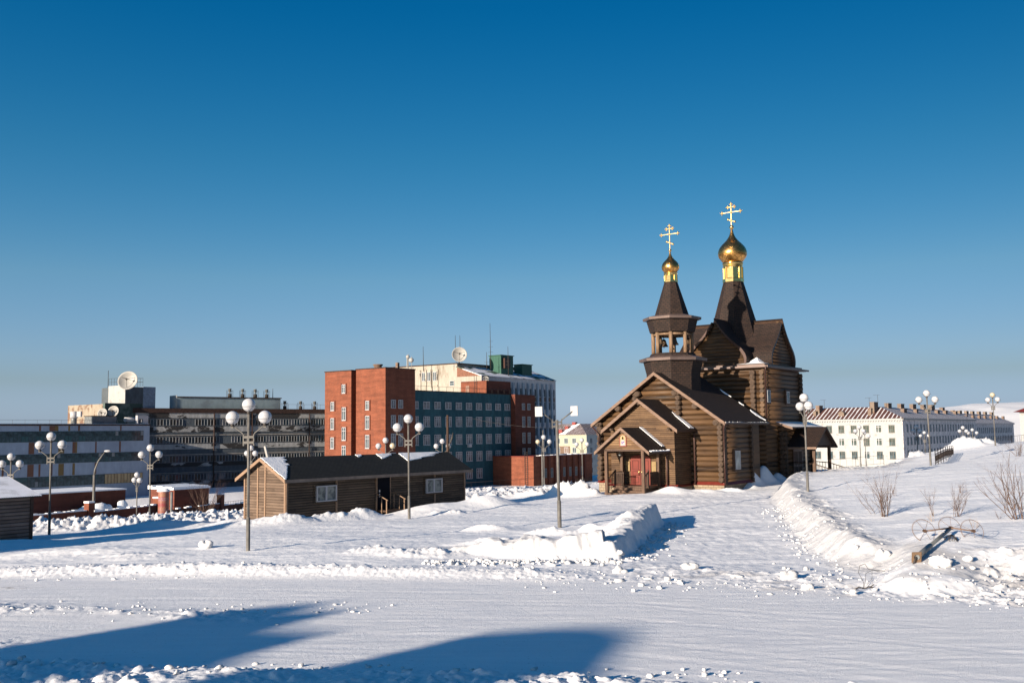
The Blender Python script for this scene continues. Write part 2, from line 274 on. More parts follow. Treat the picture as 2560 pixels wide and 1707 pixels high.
# ---------------------------------------------------------------- mesh helpers
class MB:
    def __init__(s, T=None): s.v = []; s.f = []; s.mi = []; s.sm = []; s.T = T; s.uvs = {}
    def add(s, vs, fs, mi=0, smooth=False):
        o = len(s.v); s.v += [tuple(s.T(p)) if s.T else tuple(p) for p in vs]
        for f in fs: s.f.append(tuple(o + i for i in f)); s.mi.append(mi); s.sm.append(smooth)
        return s
    def box(s, x0, x1, y0, y1, z0, z1, mi=0):
        if x0 > x1: x0, x1 = x1, x0
        if y0 > y1: y0, y1 = y1, y0
        if z0 > z1: z0, z1 = z1, z0
        return s.add([(x0, y0, z0), (x1, y0, z0), (x1, y1, z0), (x0, y1, z0), (x0, y0, z1), (x1, y0, z1), (x1, y1, z1), (x0, y1, z1)],
              [(3, 2, 1, 0), (4, 5, 6, 7), (0, 1, 5, 4), (1, 2, 6, 5), (2, 3, 7, 6), (3, 0, 4, 7)], mi)
    def prism(s, poly, a, b, axis=1, mi=0, cap=None, sides=None):
        """poly: list of (p,q); axis 1 -> (p, y, q), axis 0 -> (x, p, q), axis 2 -> (p, q, z)"""
        n = len(poly)
        def P(p, q, t): return (p, t, q) if axis == 1 else ((t, p, q) if axis == 0 else (p, q, t))
        vs = [P(p, q, a) for p, q in poly] + [P(p, q, b) for p, q in poly]
        o = len(s.v); s.v += [tuple(s.T(p)) if s.T else p for p in vs]
        for i in range(n):
            j = (i + 1) % n; s.f.append((o + i, o + j, o + n + j, o + n + i)); s.mi.append(sides[i] if sides else mi); s.sm.append(False)
        c = mi if cap is None else cap
        s.f.append(tuple(o + i for i in reversed(range(n)))); s.mi.append(c); s.sm.append(False)
        s.f.append(tuple(o + n + i for i in range(n))); s.mi.append(c); s.sm.append(False)
        return s
    def tube(s, pts, rad, n=6, mi=0, smooth=True, caps=True):
        pts = [Vector(p) for p in pts]; k = len(pts)
        if isinstance(rad, (int, float)): rad = [rad] * k
        vs = []; prev = None
        for i, p in enumerate(pts):
            d = (pts[min(i + 1, k - 1)] - pts[max(i - 1, 0)]).normalized()
            if prev is None: a = d.cross(Vector((0, 0, 1)) if abs(d.z) < 0.9 else Vector((1, 0, 0))).normalized()
            else: a = (prev - d * prev.dot(d)).normalized()
            prev = a; b = d.cross(a)
            for j in range(n):
                t = 2 * math.pi * (j + 0.5) / n; vs.append(tuple(p + (a * math.cos(t) + b * math.sin(t)) * rad[i]))
        fs = []
        for i in range(k - 1):
            for j in range(n): fs.append((i * n + j, i * n + (j + 1) % n, (i + 1) * n + (j + 1) % n, (i + 1) * n + j))
        s.add(vs, fs, mi, smooth)
        if caps:
            o = len(s.v) - len(vs)
            s.f.append(tuple(o + j for j in reversed(range(n)))); s.mi.append(mi); s.sm.append(False)
            s.f.append(tuple(o + (k - 1) * n + j for j in range(n))); s.mi.append(mi); s.sm.append(False)
        return s
    def lathe(s, prof, c=(0, 0), n=24, mi=0, smooth=True, phase=0.0):
        """prof: list of (r, z) bottom to top; closed with caps"""
        vs = []; fs = []; k = len(prof)
        for r, z in prof:
            for j in range(n):
                t = phase + 2 * math.pi * j / n; vs.append((c[0] + r * math.cos(t), c[1] + r * math.sin(t), z))
        for i in range(k - 1):
            for j in range(n): fs.append((i * n + j, i * n + (j + 1) % n, (i + 1) * n + (j + 1) % n, (i + 1) * n + j))
        s.add(vs, fs, mi, smooth)
        s.add([vs[j] for j in range(n)], [tuple(reversed(range(n)))], mi, False)
        s.add([vs[(k - 1) * n + j] for j in range(n)], [tuple(range(n))], mi, False)
        return s
    def sphere(s, c, r, n=12, mi=0, sq=1.0):
        prof = [(max(1e-4, r * math.sin(math.pi * i / n)), c[2] - r * sq * math.cos(math.pi * i / n)) for i in range(n + 1)]
        return s.lathe(prof, (c[0], c[1]), n * 2, mi)
    def build(s, name, mats, parent=None, recalc=True, **props):
        me = bpy.data.meshes.new(name); me.from_pydata(s.v, [], s.f)
        mats = mats if isinstance(mats, (list, tuple)) else [mats]
        for m_ in mats: me.materials.append(m_)
        me.polygons.foreach_set('material_index', [min(i, len(mats) - 1) for i in s.mi]); me.polygons.foreach_set('use_smooth', s.sm)
        if recalc:
            bm = bmesh.new(); bm.from_mesh(me); bmesh.ops.recalc_face_normals(bm, faces=bm.faces); bm.to_mesh(me); bm.free()
        uv = me.uv_layers.new(name='UVMap'); Z = Vector((0, 0, 1))
        co = me.vertices
        for p in me.polygons:
            nrm = p.normal
            if abs(nrm.z) > 0.97: ua, va = Vector((1, 0, 0)), Vector((0, 1, 0))
            else: ua = Z.cross(nrm).normalized(); va = nrm.cross(ua)
            for li in p.loop_indices:
                q = co[me.loops[li].vertex_index].co; uv.data[li].uv = (q.dot(ua), q.dot(va))
        me.update()
        o = bpy.data.objects.new(name, me); COL.objects.link(o)
        if parent: o.parent = parent
        for k, v in props.items(): o[k] = v
        return o
def thing(name, label, cat, loc=(0, 0, 0), rz=0.0, group=None):
    o = bpy.data.objects.new(name, None); COL.objects.link(o); o.location = loc; o.rotation_euler = (0, 0, rz); o.empty_display_size = 0.3
    o['label'] = label; o['category'] = cat
    if group: o['group'] = group
    return o
def tag(o, label, cat, group=None):
    o['label'] = label; o['category'] = cat
    if group: o['group'] = group
    return o
def inst(name, mesh, parent, loc, rz=0.0, label=None):
    o = bpy.data.objects.new(name, mesh); COL.objects.link(o); o.parent = parent; o.location = loc; o.rotation_euler = (0, 0, rz)
    if label: o['label'] = label
    return o
def copy_tree(o, parent=None):
    c = o.copy(); COL.objects.link(c); c.parent = parent
    for ch in [x for x in KIDS.get(o.name, [])]: copy_tree(ch, c)
    return c
KIDS = {}
def index_kids(root):
    for x in list(bpy.data.objects):
        if x.parent: KIDS.setdefault(x.parent.name, [])
    KIDS.clear()
    for x in list(bpy.data.objects):
        if x.parent: KIDS.setdefault(x.parent.name, []).append(x)

# ---------------------------------------------------------------- terrain
def _hash(ix, iy, s=0):
    h = (ix.astype(np.int64) * 374761393 + iy.astype(np.int64) * 668265263 + s * 1442695041) & 0xffffffff
    h = ((h ^ (h >> 13)) * 1274126177) & 0xffffffff
    return ((h ^ (h >> 16)) & 0xffffff) / float(0xffffff)
def vnoise(x, y, s=0):
    ix = np.floor(x); iy = np.floor(y); fx = x - ix; fy = y - iy; fx = fx * fx * (3 - 2 * fx); fy = fy * fy * (3 - 2 * fy)
    a = _hash(ix, iy, s); b = _hash(ix + 1, iy, s); c = _hash(ix, iy + 1, s); d = _hash(ix + 1, iy + 1, s)
    return (a + (b - a) * fx) * (1 - fy) + (c + (d - c) * fx) * fy
def fbm(x, y, o=4, s=0, g=0.5):
    r = 0; a = 1; t = 0
    for i in range(o): r = r + a * (vnoise(x, y, s + i * 17) - 0.5); t += a; a *= g; x = x * 2.03 + 5.1; y = y * 2.03 + 1.7
    return r / t * 2
def lumps(x, y, s=0, dens=1.0):
    """bumps of broken snow: rounded angular blocks of random size"""
    ix = np.floor(x); iy = np.floor(y); best = np.zeros_like(x)
    for dx in (-1, 0, 1):
        for dy in (-1, 0, 1):
            cx = ix + dx; cy = iy + dy; px = cx + 0.15 + 0.7 * _hash(cx, cy, s); py = cy + 0.15 + 0.7 * _hash(cx, cy, s + 1)
            rr = 0.25 + 0.45 * _hash(cx, cy, s + 2); on = _hash(cx, cy, s + 3) < dens
            an = _hash(cx, cy, s + 4) * 3.14; ux = (x - px) * np.cos(an) + (y - py) * np.sin(an); uy = -(x - px) * np.sin(an) + (y - py) * np.cos(an)
            d = (np.abs(ux) ** 3.4 + np.abs(uy * 1.35) ** 3.4) ** (1 / 3.4) / rr
            b = np.where(on, rr * np.clip(1 - d ** 3, 0, 1) ** 0.7 * (0.8 + 0.9 * ux + 0.6 * uy), 0); best = np.maximum(best, b)
    return best
def sstep(a, b, x):
    t = np.clip((x - a) / (b - a), 0, 1); return t * t * (3 - 2 * t)
class TPS:
    def __init__(s, pts, lam=0.02):
        P = np.array(pts, float); s.X = P[:, :2] / 50.0; n = len(P); d = np.linalg.norm(s.X[:, None] - s.X[None], axis=2)
        K = np.where(d > 0, d * d * np.log(d + 1e-9), 0) + lam * np.eye(n) * 0.02; A = np.c_[np.ones(n), s.X]
        L = np.block([[K, A], [A.T, np.zeros((3, 3))]]); s.w = np.linalg.solve(L, np.r_[P[:, 2], 0, 0, 0]); s.n = n
    def __call__(s, x, y):
        sh = x.shape; x = x.ravel() / 50; y = y.ravel() / 50; r = s.w[s.n] + s.w[s.n + 1] * x + s.w[s.n + 2] * y
        for i in range(s.n):
            d2 = (x - s.X[i, 0]) ** 2 + (y - s.X[i, 1]) ** 2; r = r + s.w[i] * 0.5 * d2 * np.log(d2 + 1e-12)
        return r.reshape(sh)
def Z(px, py, d): p = at(px, py, d); return (p.x, p.y, p.z)
field = TPS([(-40, 0, 0.2), (0, 0, 0.2), (40, 0, 0.2), (-16, 20, 0.05), (0, 20, 0.0), (14, 20, 0.0), (-17, 31, 0.0), (0, 30, 0), (12, 27, 0.0), (-30, 31, 0),
   (-9.8, 36.8, .13), (-5.5, 53.7, -.19), (-13, 51, -.2), (-2.6, 62, -.3), (-25.5, 54.8, -.9), (-20, 45, -.35), (-28, 44, -.7), (-17, 58, -.85), (-28, 72, -1.9), (-20, 72, -1.5),
   (2.2, 47.8, -.12), (7, 66, .08), (3.1, 33.7, 0), (12, 50, 0.05), (15, 62, .12), (10.7, 37, 0), (0, 75, -.6), (-8, 68, -.7), (14, 82, .1), (24, 80, .2), (24, 96, 0.0),
   (3.3, 100, -1.5), (-6, 100, -1.6), (9.5, 125, -2.2), (-25, 95, -3.2), (-45, 90, -3.4), (-50, 60, -1.8), (30, 130, -2.5), (60, 150, -3.0), (-60, 120, -5.2), (-20, 130, -4.8), (0, 150, -4.6), (25, 160, -4.8)])
hill = TPS([(8, 24, .35), (22, 20, .45), (20, 26, .72), (12, 30, .55), (12.5, 33, .62), (16, 31.5, .75), (24, 32, 1.05), (14, 38, .70), (16.5, 55.4, .85), (13.5, 44, .68), (16.6, 62, .95), (20, 70, 1.1), (23, 76, 1.0), (30.5, 73, 1.54), (50, 50, 2.2), (30, 50, 1.45), (40, 30, 1.6),
   Z(2077, 1179, 86), Z(2181, 1158, 90), Z(2259, 1146, 92), Z(2330, 1138, 95), Z(2410, 1121, 100), Z(2491, 1113.5, 104), Z(2560, 1105.5, 108), Z(2750, 1085, 118),
   (30, 104, 0.1), (40, 118, 0.2), (55, 128, 1.0), (80, 130, 2.2), (80, 90, 4.0), (60, 150, -2.6), (40, 145, -2.8), (100, 160, -1)])
def polyd(x, y, pl):
    """signed distance to an open polyline (positive to its right) and arc length"""
    best = np.full(x.shape, 1e9); sg = np.zeros(x.shape); al = np.zeros(x.shape); acc = 0
    for (x0, y0), (x1, y1) in zip(pl[:-1], pl[1:]):
        dx, dy = x1 - x0, y1 - y0; L = math.hypot(dx, dy); t = np.clip(((x - x0) * dx + (y - y0) * dy) / L / L, 0, 1)
        qx = x - (x0 + t * dx); qy = y - (y0 + t * dy); d = np.hypot(qx, qy); m_ = d < best
        best = np.where(m_, d, best); sg = np.where(m_, np.sign(dy * qx - dx * qy), sg); al = np.where(m_, acc + t * L, al); acc += L
    return best * np.where(sg == 0, 1, sg), al
BANK = [(30, 19.5), (22, 21.5), (15, 25.0), (11.4, 28.0), (10.0, 31.0), (10.6, 37), (12.6, 47), (15.9, 63), (18.5, 70), (21, 75.5), (27.5, 79.5), (34, 90)]
ROADE = [(-60, 34), (-30, 32.6), (-16, 31.6), (0.5, 29.6), (4.3, 29.2), (12, 24.5), (22, 19.0), (40, 9)]
ROADN = [(-60, 20.5), (-12, 19.3), (-6.5, 18.4), (-3, 18.0), (0, 17.5), (3, 16.9), (20, 13.0), (40, 5)]
PILEL = [(3.15, 33.9), (4.3, 38.5), (5.5, 43.5), (6.75, 48.6)]
PILEF = [(3.0, 34.4), (1.9, 34.6), (0.3, 34.9), (-1.3, 35.4), (-2.8, 36.2)]
MOUNDS = [ # x, y, sx, sy, angle, height, roughness
  (-4.6, 58.0, 2.6, 1.4, 0.66, 0.55, 0.1), (-1.6, 60.5, 1.9, 1.2, 0.66, 0.75, 0.08), (-12.9, 50.6, 2.2, 0.8, 0.5, 0.30, 0.5), (-9.6, 53.2, 1.5, 0.5, 0.6, 0.45, 0.9), (-8.2, 54.6, 1.0, 0.5, 0.6, 0.6, 0.9), (-14.6, 52.5, 1.6, 1.2, 0, 0.35, 0.3),
  (-11.3, 51.4, 1.2, 0.5, 0.6, 0.25, 0.9), (-3.6, 56.0, 1.2, 0.45, .5, .22, .8), (-19, 55, 3.5, 1.0, 0.3, 0.5, 0.3),
  (4.7, 70.6, 0.9, 1.1, 0.2, 0.95, 1.3), (3.6, 73.0, 1.1, 1.0, 0, 0.8, 1.5), (5.4, 69.0, 0.7, 0.7, 0, 0.4, 1.2), (1.6, 76.5, 1.3, 0.9, 0.2, 0.35, 1.4),
  (10.6, 67.4, 0.9, 1.1, 0.6, 0.42, 0.1), (12.6, 67.2, 1.4, 0.6, -0.4, 0.22, 0.2), (14.6, 67.6, 1.2, 0.5, -0.5, 0.25, 0.4),
  (17.4, 73.9, 0.6, 1.3, -0.6, 1.25, 0.05), (19.0, 76.4, 0.7, 1.2, -0.6, 1.35, 0.05), (16.9, 71.9, 0.5, 0.6, 0, 0.3, 0.1), (20.6, 78.3, .7, .8, 0, 0.7, 0.05),
  (1.0, 79, 5, 1.4, -0.1, 0.22, 1.45), (-3.5, 76.5, 5.0, 1.0, 0.15, 0.3, 1.4), (0.5, 98, 14, 2.0, 0.0, 0.3, 1.45),
  (-1.2, 45.5, 1.0, 0.35, 0.2, 0.28, 0.3), (1.6, 43.2, 1.3, 0.5, 0.1, 0.32, 0.6), (3.3, 43.6, 0.5, 0.4, 0, 0.42, 0.3), (4.6, 43.0, 0.7, 0.6, 0, 0.35, 0.4), (-0.8, 38.9, 1.1, 0.5, 0.2, 0.25, 0.3),
  (-3.0, 35.7, 1.5, 0.8, 0.1, 0.22, 0.9), (-5.0, 36.3, 1.2, 0.5, 0.1, 0.12, 0.8), (-13.7, 36.0, 1.2, 0.7, 0, 0.12, 0.5), (-17, 38, 3, 1.2, 0, 0.2, 0.2), (-23.5, 43.0, 3.6, 1.5, 0.5, 0.45, 0.05),
  (45.6, 101, 2.0, 1.4, 0, 0.95, 1.5), (48.9, 104, 1.2, 1.2, 0, 0.75, 1.5), (38.6, 97, 1.4, 1.2, 0, 0.4, 1.4), (20, 96, 12, 2, 0.2, 0.8, 0.9)]
def base_h(x, y):
    d, _ = polyd(x, y, BANK)
    f = field(x, y); h = hill(x, y)
    wid = 1.2 + 0.35 * fbm(x * 0.3, y * 0.3, 2, 33) + 2.6 * (1 - sstep(28, 34, y))
    k = sstep(0, wid, d)
    far = sstep(130, 175, y); flat = -5.8 - np.clip((y - 235) * 0.047, 0, 40)
    r = f * (1 - k) + h * k
    return r * (1 - far) + flat * far, d
def features(x, y, fine=True):
    h, db = base_h(x, y); dirt = np.zeros_like(x); rough = np.zeros_like(x)
    # cut bank along the drive: a raised, broken crest
    near = (y < 84); db = db + 0.3 * fbm(x * 0.9, y * 0.9, 3, 66) * near
    cr = np.exp(-((db - 1.05) / 0.6) ** 2) * near * (1 - np.exp(-((x - 12.0) / 1.8) ** 2 - ((y - 29.5) / 2.5) ** 2))
    _, al = polyd(x, y, BANK); hh = 0.05 + 0.20 * vnoise(al * 0.35, al * 0 + 3.3)
    h = h + cr * hh * sstep(24, 34, y); rough = np.maximum(rough, 0.62 * sstep(-0.7, 0.5, db) * (1 - sstep(1.7, 3.0, db)) * near)
    # rough wide shoulder between the street and the hill
    dr, ar = polyd(x, y, ROADE)       # positive = camera side (right of the left-to-right line)
    sh = sstep(9, 12.5, x - (y - 30) * 0.2) * (1 - sstep(-0.4, 0.6, dr)) * (1 - sstep(5.5, 8, -dr)); rough = np.maximum(rough, 0.8 * sh)
    mid = sstep(1.0, 5.0, x) * (1 - sstep(13, 16, x)) * (1 - sstep(-0.2, 0.8, dr)) * (1 - sstep(2.2, 4.5, -dr)); rough = np.maximum(rough, 0.42 * mid)
    # low berm left of the street
    bm_ = np.exp(-((dr + 0.9) / 0.75) ** 2) * (1 - sstep(0, 3.5, x)); h = h + bm_ * (0.16 + 0.1 * vnoise(x * 0.3, y * 0)); bf = np.exp(-((dr + 1.2) / 1.35) ** 4) * (1 - sstep(1, 4, x)); rough = np.maximum(rough, 0.42 * bf)
    # bank at the near side of the street
    dn, an = polyd(x, y, ROADN); nb = sstep(-0.5, 0.6, dn); h = h + nb * (0.22 + 0.12 * vnoise(an * 0.5, an * 0) + 0.05 * sstep(0.5, 4, dn)); rough = np.maximum(rough, 0.7 * nb * (1 - sstep(2.0, 3.2, dn)))
    # lane of broken snow left on the street surface
    ln = np.exp(-((dr - 5.6 + 0.5 * np.sin(x * 0.25)) / 0.75) ** 2) * (1 - sstep(-7.5, -4, x)); rough = np.maximum(rough, 0.5 * ln); h = h + 0.03 * ln
    ln2 = np.exp(-((dr - 9.6) / 0.8) ** 2) * (1 - sstep(-12, -7, x)); rough = np.maximum(rough, 0.35 * ln2)
    # ploughed pile: long wall along the drive and its front lobe
    d1, a1 = polyd(x, y, PILEL); L = 15.0; wob = 0.34 * fbm(x * 1.1, y * 1.1, 4, 61) + 0.12 * fbm(x * 4, y * 4, 3, 62); d1 = d1 + wob
    top = 0.62 + 0.34 * sstep(4, 14, a1) + 0.13 * fbm(a1 * 0.9, a1 * 0 + 7, 3)
    ends = sstep(-0.2, 0.3, a1) * (1 - sstep(L - 0.25, L + 0.1, a1))
    w1 = sstep(-2.4, -0.5, d1) * (1 - sstep(0.05, 0.62, d1)); lip = 0.45 + 0.55 * sstep(-1.3, -0.25, d1)
    inr = (a1 > 0.02) & (a1 < L - 0.02)
    h = h + np.where(inr, 1, 0) * w1 * lip * top * sstep(0.0, 0.7, a1) ; rough = np.maximum(rough, 0.55 * sstep(-2.2, -1, d1) * (1 - sstep(0.9, 1.6, d1)) * inr)
    d2, a2 = polyd(x, y, PILEF); d2 = d2 + 1.3 * wob; tp2 = (1.18 - 0.13 * a2) * (1 - sstep(3.6, 6.2, a2)) * (1 - 0.35 * np.exp(-((a2 - 1.7) / 0.45) ** 2)) * (0.86 + 0.25 * fbm(a2 * 1.1, a2 * 0 + 2, 3))
    w2 = sstep(-0.3, 0.45, d2) * (1 - sstep(0.9, 2.3, d2)); inf = (a2 > 0.02)
    h = np.maximum(h, base_only(x, y) + np.where(inf, w2 * tp2, 0)); rough = np.maximum(rough, 0.5 * w2 * inf)
    # long rough bank below the lamps on the left
    RB = [(-36, 56), (-27.3, 58.5), (-22, 60.5), (-17.5, 63.5), (-14.5, 67)]
    d3, a3 = polyd(x, y, RB); w3 = np.exp(-(d3 / 1.5) ** 2) * (1 - sstep(22, 27, a3)); h = h + w3 * 0.62; rough = np.maximum(rough, 1.5 * np.exp(-(d3 / 2.1) ** 4) * (1 - sstep(24, 28, a3)))
    RB2 = [(-3, 88), (4, 86), (12, 90)]
    for (mx, my, sx, sy, an_, hh, rg) in MOUNDS:
        ux = (x - mx) * math.cos(an_) + (y - my) * math.sin(an_); uy = -(x - mx) * math.sin(an_) + (y - my) * math.cos(an_)
        g = np.exp(-(ux / sx) ** 2 - (uy / sy) ** 2); h = h + hh * g; rough = np.maximum(rough, rg * np.clip(g * 1.6, 0, 1))
    # hollow where the knocked-down lamp stood, soil showing
    q = np.exp(-((x - 9.6) / 1.0) ** 2 - ((y - 27.9) / 0.35) ** 2); h = h - 0.12 * q; dirt = np.maximum(dirt, 0.55 * q * (fbm(x * 4, y * 4, 3, 5) > -0.05))
    q = np.exp(-((x + 14.9) / 0.9) ** 2 - ((y - 29.3) / 0.28) ** 2); dirt = np.maximum(dirt, 0.8 * q * sstep(-0.2, 0.5, fbm(x * 5, y * 9, 4, 9)))
    # the snow under the fallen lamp post
    LP = [(11.2, 27.3), (13.9, 32.2)]
    d5, _ = polyd(x, y, LP); wl = np.exp(-(np.abs(d5) / 1.15) ** 4); h = h * (1 - wl) + wl * (0.42 + 0.118 * (y - 27.9)); rough = rough * (1 - 0.75 * wl)
    if fine: dirt = np.maximum(dirt, 0.30 * sstep(0.12, 0.5, fbm(x * 1.3, y * 1.6, 5, 71)) * np.maximum(mid, sh * 0.8)); 
    if fine:
        h = h + 0.10 * fbm(x * 0.12, y * 0.3, 3, 1) * sstep(0.3, 3, -dr) + 0.035 * fbm(x * 0.7, y * 1.6, 4, 2) * sstep(-0.5, 1.5, -dr)
        rd = (dr > 0) & (dn < 0)
        h = h + np.where(rd, 0.0006 * fbm(x * 0.3, y * 3.5 + x * .5, 4, 4) + 0.012 * fbm(x * .2, y * .3, 2, 14) + 0.0022 * fbm(x * 9, y * 9, 3, 6), 0.012 * fbm(x * 5, y * 6, 3, 8))
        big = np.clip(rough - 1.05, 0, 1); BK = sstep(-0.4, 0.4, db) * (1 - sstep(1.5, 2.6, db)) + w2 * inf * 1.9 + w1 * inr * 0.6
        rf = rough * sstep(-0.5, 0.35, fbm(x * 0.55, y * 0.7, 3, 12) + rough * 0.75 - 0.2)
        h = h + rf * (0.16 * lumps(x * 2.6, y * 2.6, 20, 0.45) + BK * (0.10 * lumps(x * 1.9, y * 1.9, 23, 0.6) + 0.10 * fbm(x * 1.6, y * 1.6, 4, 27)) + 0.10 * lumps(x * 5.5, y * 5.5, 30, 0.5) + 0.06 * lumps(x * 11, y * 11, 40, 0.6) + 0.09 * fbm(x * 1.8, y * 1.8, 4, 50)) + big * (0.30 * lumps(x * 1.7, y * 1.7, 60, 0.55) + 0.42 * lumps(x * 2.9, y * 2.9, 65, 0.7) + 0.34 * lumps(x * 4.9, y * 4.9, 70, 0.75) + 0.28 * (1 - np.abs(fbm(x * 1.9, y * 1.9, 4, 75)) * 3))
        h = h + bf * (0.045 * lumps(x * 8, y * 8, 110, 0.8) + 0.03 * lumps(x * 15, y * 15, 120, 0.8))
        # tyre ruts along the street
        for c_, wv, sgn in ((2.1, .5, 1), (3.7, .5, 1), (4.4, .9, -1), (6.0, .9, -1), (7.6, .7, 1), (9.1, .7, 1), (10.4, .4, -1)):
            q = dr - c_ - wv * 0.5 * np.sin(x * 0.11 * sgn + c_) - 0.05 * fbm(x * 0.4, y * 0 + c_, 2, 5)
            h = h + rd * (-0.0045 * np.exp(-(q / 0.16) ** 2) + 0.003 * np.exp(-((np.abs(q) - 0.26) / 0.08) ** 2)) * sstep(-0.35, 0.3, fbm(x * 0.12, y * 0.1 + c_, 2, 44))
            h = h + rd * 0.0012 * np.exp(-(q / 0.14) ** 2) * np.sin(x * 38 + y * 12)
        for c_ in (1.2, 2.7, 3.6, 5.2):
            q = d1 - c_ - 0.35 * np.sin(y * 0.13 + c_); h = h - tr_ok(y, db, dr, d1) * 0.007 * np.exp(-(q / 0.14) ** 2)
        # wind ripples on the open snow
        h = h + 0.010 * (1 - np.clip(rough * 2, 0, 1)) * fbm(x * 1.1, y * 4.5, 3, 80)
        # tracks worn into the drive
        tr = (db < 0) & (dr < 0) & (d1 > 0.4) & (y < 70)
        h = h + np.where(tr, 0.02 * fbm(x * 3.2, y * 1.1, 4, 90), 0)
    global GLARE_DIM
    if fine: GLARE_DIM = np.clip(BK, 0, 1) * 0.75 + 0.35 * np.clip(rough, 0, 1)  # steep bank faces and rubble dimmed in colour against sun glare
    return h, dirt, db, dr, dn, d1
def tr_ok(y, db, dr, d1): return (db < -0.3) & (dr < 0) & (d1 > 0.4) & (y < 66)
def base_only(x, y): return base_h(x, y)[0]
def gz(x, y):
    return float(features(np.array([[x]], float), np.array([[y]], float), False)[0][0, 0])

ys = [-80.0, -50, -30, -18, -8, -2, 3, 7, 10, 12.5]
while ys[-1] < 15.5: ys.append(ys[-1] + 0.25)
while ys[-1] < 112: ys.append(ys[-1] + 0.0026 * ys[-1])
while ys[-1] < 3200: ys.append(ys[-1] * 1.045)
ys = np.array(ys); NX = 1150
t = np.linspace(-1, 1, NX); t = 0.86 * t + 0.14 * t ** 5
wy = 0.66 * np.maximum(ys, 0) + 11 + np.where(ys < 12.5, (12.5 - ys) * 1.3, 0)
GX = t[None, :] * wy[:, None]; GY = np.repeat(ys[:, None], NX, 1)
H, DIRT, DB, DR, DN, D1 = features(GX, GY); GLARE_DIMG = np.clip(GLARE_DIM, 0, 1)
NYr = len(ys)
def sheet(name, mask, mat):
    idx = np.arange(NYr * NX).reshape(NYr, NX)
    q = np.stack([idx[:-1, :-1], idx[:-1, 1:], idx[1:, 1:], idx[1:, :-1]], -1)[mask]
    used, inv = np.unique(q, return_inverse=True); inv = inv.reshape(q.shape)
    co = np.stack([GX.ravel()[used], GY.ravel()[used], H.ravel()[used]], -1).astype(np.float32)
    me = bpy.data.meshes.new(name); me.vertices.add(len(used)); me.vertices.foreach_set('co', co.ravel())
    me.loops.add(inv.size); me.loops.foreach_set('vertex_index', inv.ravel().astype(np.int32)); n = len(inv)
    me.polygons.add(n); me.polygons.foreach_set('loop_start', np.arange(n, dtype=np.int32) * 4); me.polygons.foreach_set('use_smooth', np.ones(n, bool))
    at_ = me.attributes.new('dirt', 'FLOAT', 'POINT'); at_.data.foreach_set('value', DIRT.ravel()[used].astype(np.float32))
    at2 = me.attributes.new('glare_dim', 'FLOAT', 'POINT'); at2.data.foreach_set('value', GLARE_DIMG.ravel()[used].astype(np.float32))
    me.update(calc_edges=True); me.materials.append(mat)
    o = bpy.data.objects.new(name, me); COL.objects.link(o); o['kind'] = 'structure'; return o
cm = lambda A: (A[:-1, :-1] + A[1:, 1:]) / 2
cDR, cDN, cDB, cD1, cY, cX = map(cm, (DR, DN, DB, D1, GY, GX))
is_road = (cDR > 0) & (cDN < 0) & (cY < 40)
is_path = (~is_road) & (cDR <= 0) & (cDB < 0) & (cD1 > 0.9) & (cY > 20) & (cY < 66 - 0.5 * (cX - 8)) & (cX > 2.5)
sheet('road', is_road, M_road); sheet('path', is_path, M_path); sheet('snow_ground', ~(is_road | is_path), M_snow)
# far hill on the right
def far_hill():
    nx, ny = 160, 40; vs = []; fs = []
    for j in range(ny):
        for i in range(nx):
            px = 1700 + (3300 - 1700) * i / (nx - 1); X = (px - 1280) / FPX
            crest = np.interp(px, [1700, 2080, 2180, 2300, 2420, 2560, 2800, 3300], [1078, 1030, 1014, 1014, 999, 992, 975, 960])
            d = 3200 + 40 * j; y = d; x = X * y; zc = (at(px, crest, 4000).z - 4.3); s = j / (ny - 1)
            k = math.sin(min(1, s * 1.25) * math.pi / 2) if s < 0.8 else 1 - 0.2 * (s - 0.8)
            z = -60 + (zc + 60) * k + float(18 * fbm(np.array([[x / 230.]]), np.array([[y / 300.]]), 4, 3)[0, 0]) * math.sin(s * math.pi)
            vs.append((x, y, z))
    for j in range(ny - 1):
        for i in range(nx - 1): a = j * nx + i; fs.append((a, a + 1, a + nx + 1, a + nx))
    mb = MB(); mb.add(vs, fs, 0, True); o = mb.build('hill', M_hill, recalc=False); o['kind'] = 'structure'
far_hill()
# loose snow crumbs scattered on the street, the drive and the shoulder
def blob(mb, c, r, seed, rings=4, seg=7):
    rn = random.Random(seed); sx, sy, sz = r * rn.uniform(.8, 1.6), r * rn.uniform(.7, 1.2), r * rn.uniform(.4, .85); an = rn.uniform(0, 3.1)
    vs = []; fs = []
    ph = [rn.uniform(0, 6.3) for _ in range(6)]
    for i in range(rings + 1):
        th = math.pi * i / rings
        for j in range(seg):
            p = 2 * math.pi * j / seg; k = 1 + 0.24 * math.sin(2 * p + ph[0] + th * 2) + 0.2 * math.sin(3 * p + ph[1]) * math.sin(th) + rn.uniform(-.16, .16)
            x, y = math.sin(th) * math.cos(p) * sx * k, math.sin(th) * math.sin(p) * sy * k
            if i in (0, rings): x = y = 0
            vs.append((c[0] + x * math.cos(an) - y * math.sin(an), c[1] + x * math.sin(an) + y * math.cos(an), c[2] + math.cos(th) * sz * (k if 0 < i < rings else 1)))
    for i in range(rings):
        for j in range(seg): fs.append((i * seg + j, (i + 1) * seg + j, (i + 1) * seg + (j + 1) % seg, i * seg + (j + 1) % seg))
    mb.add(vs, fs, 0, True)
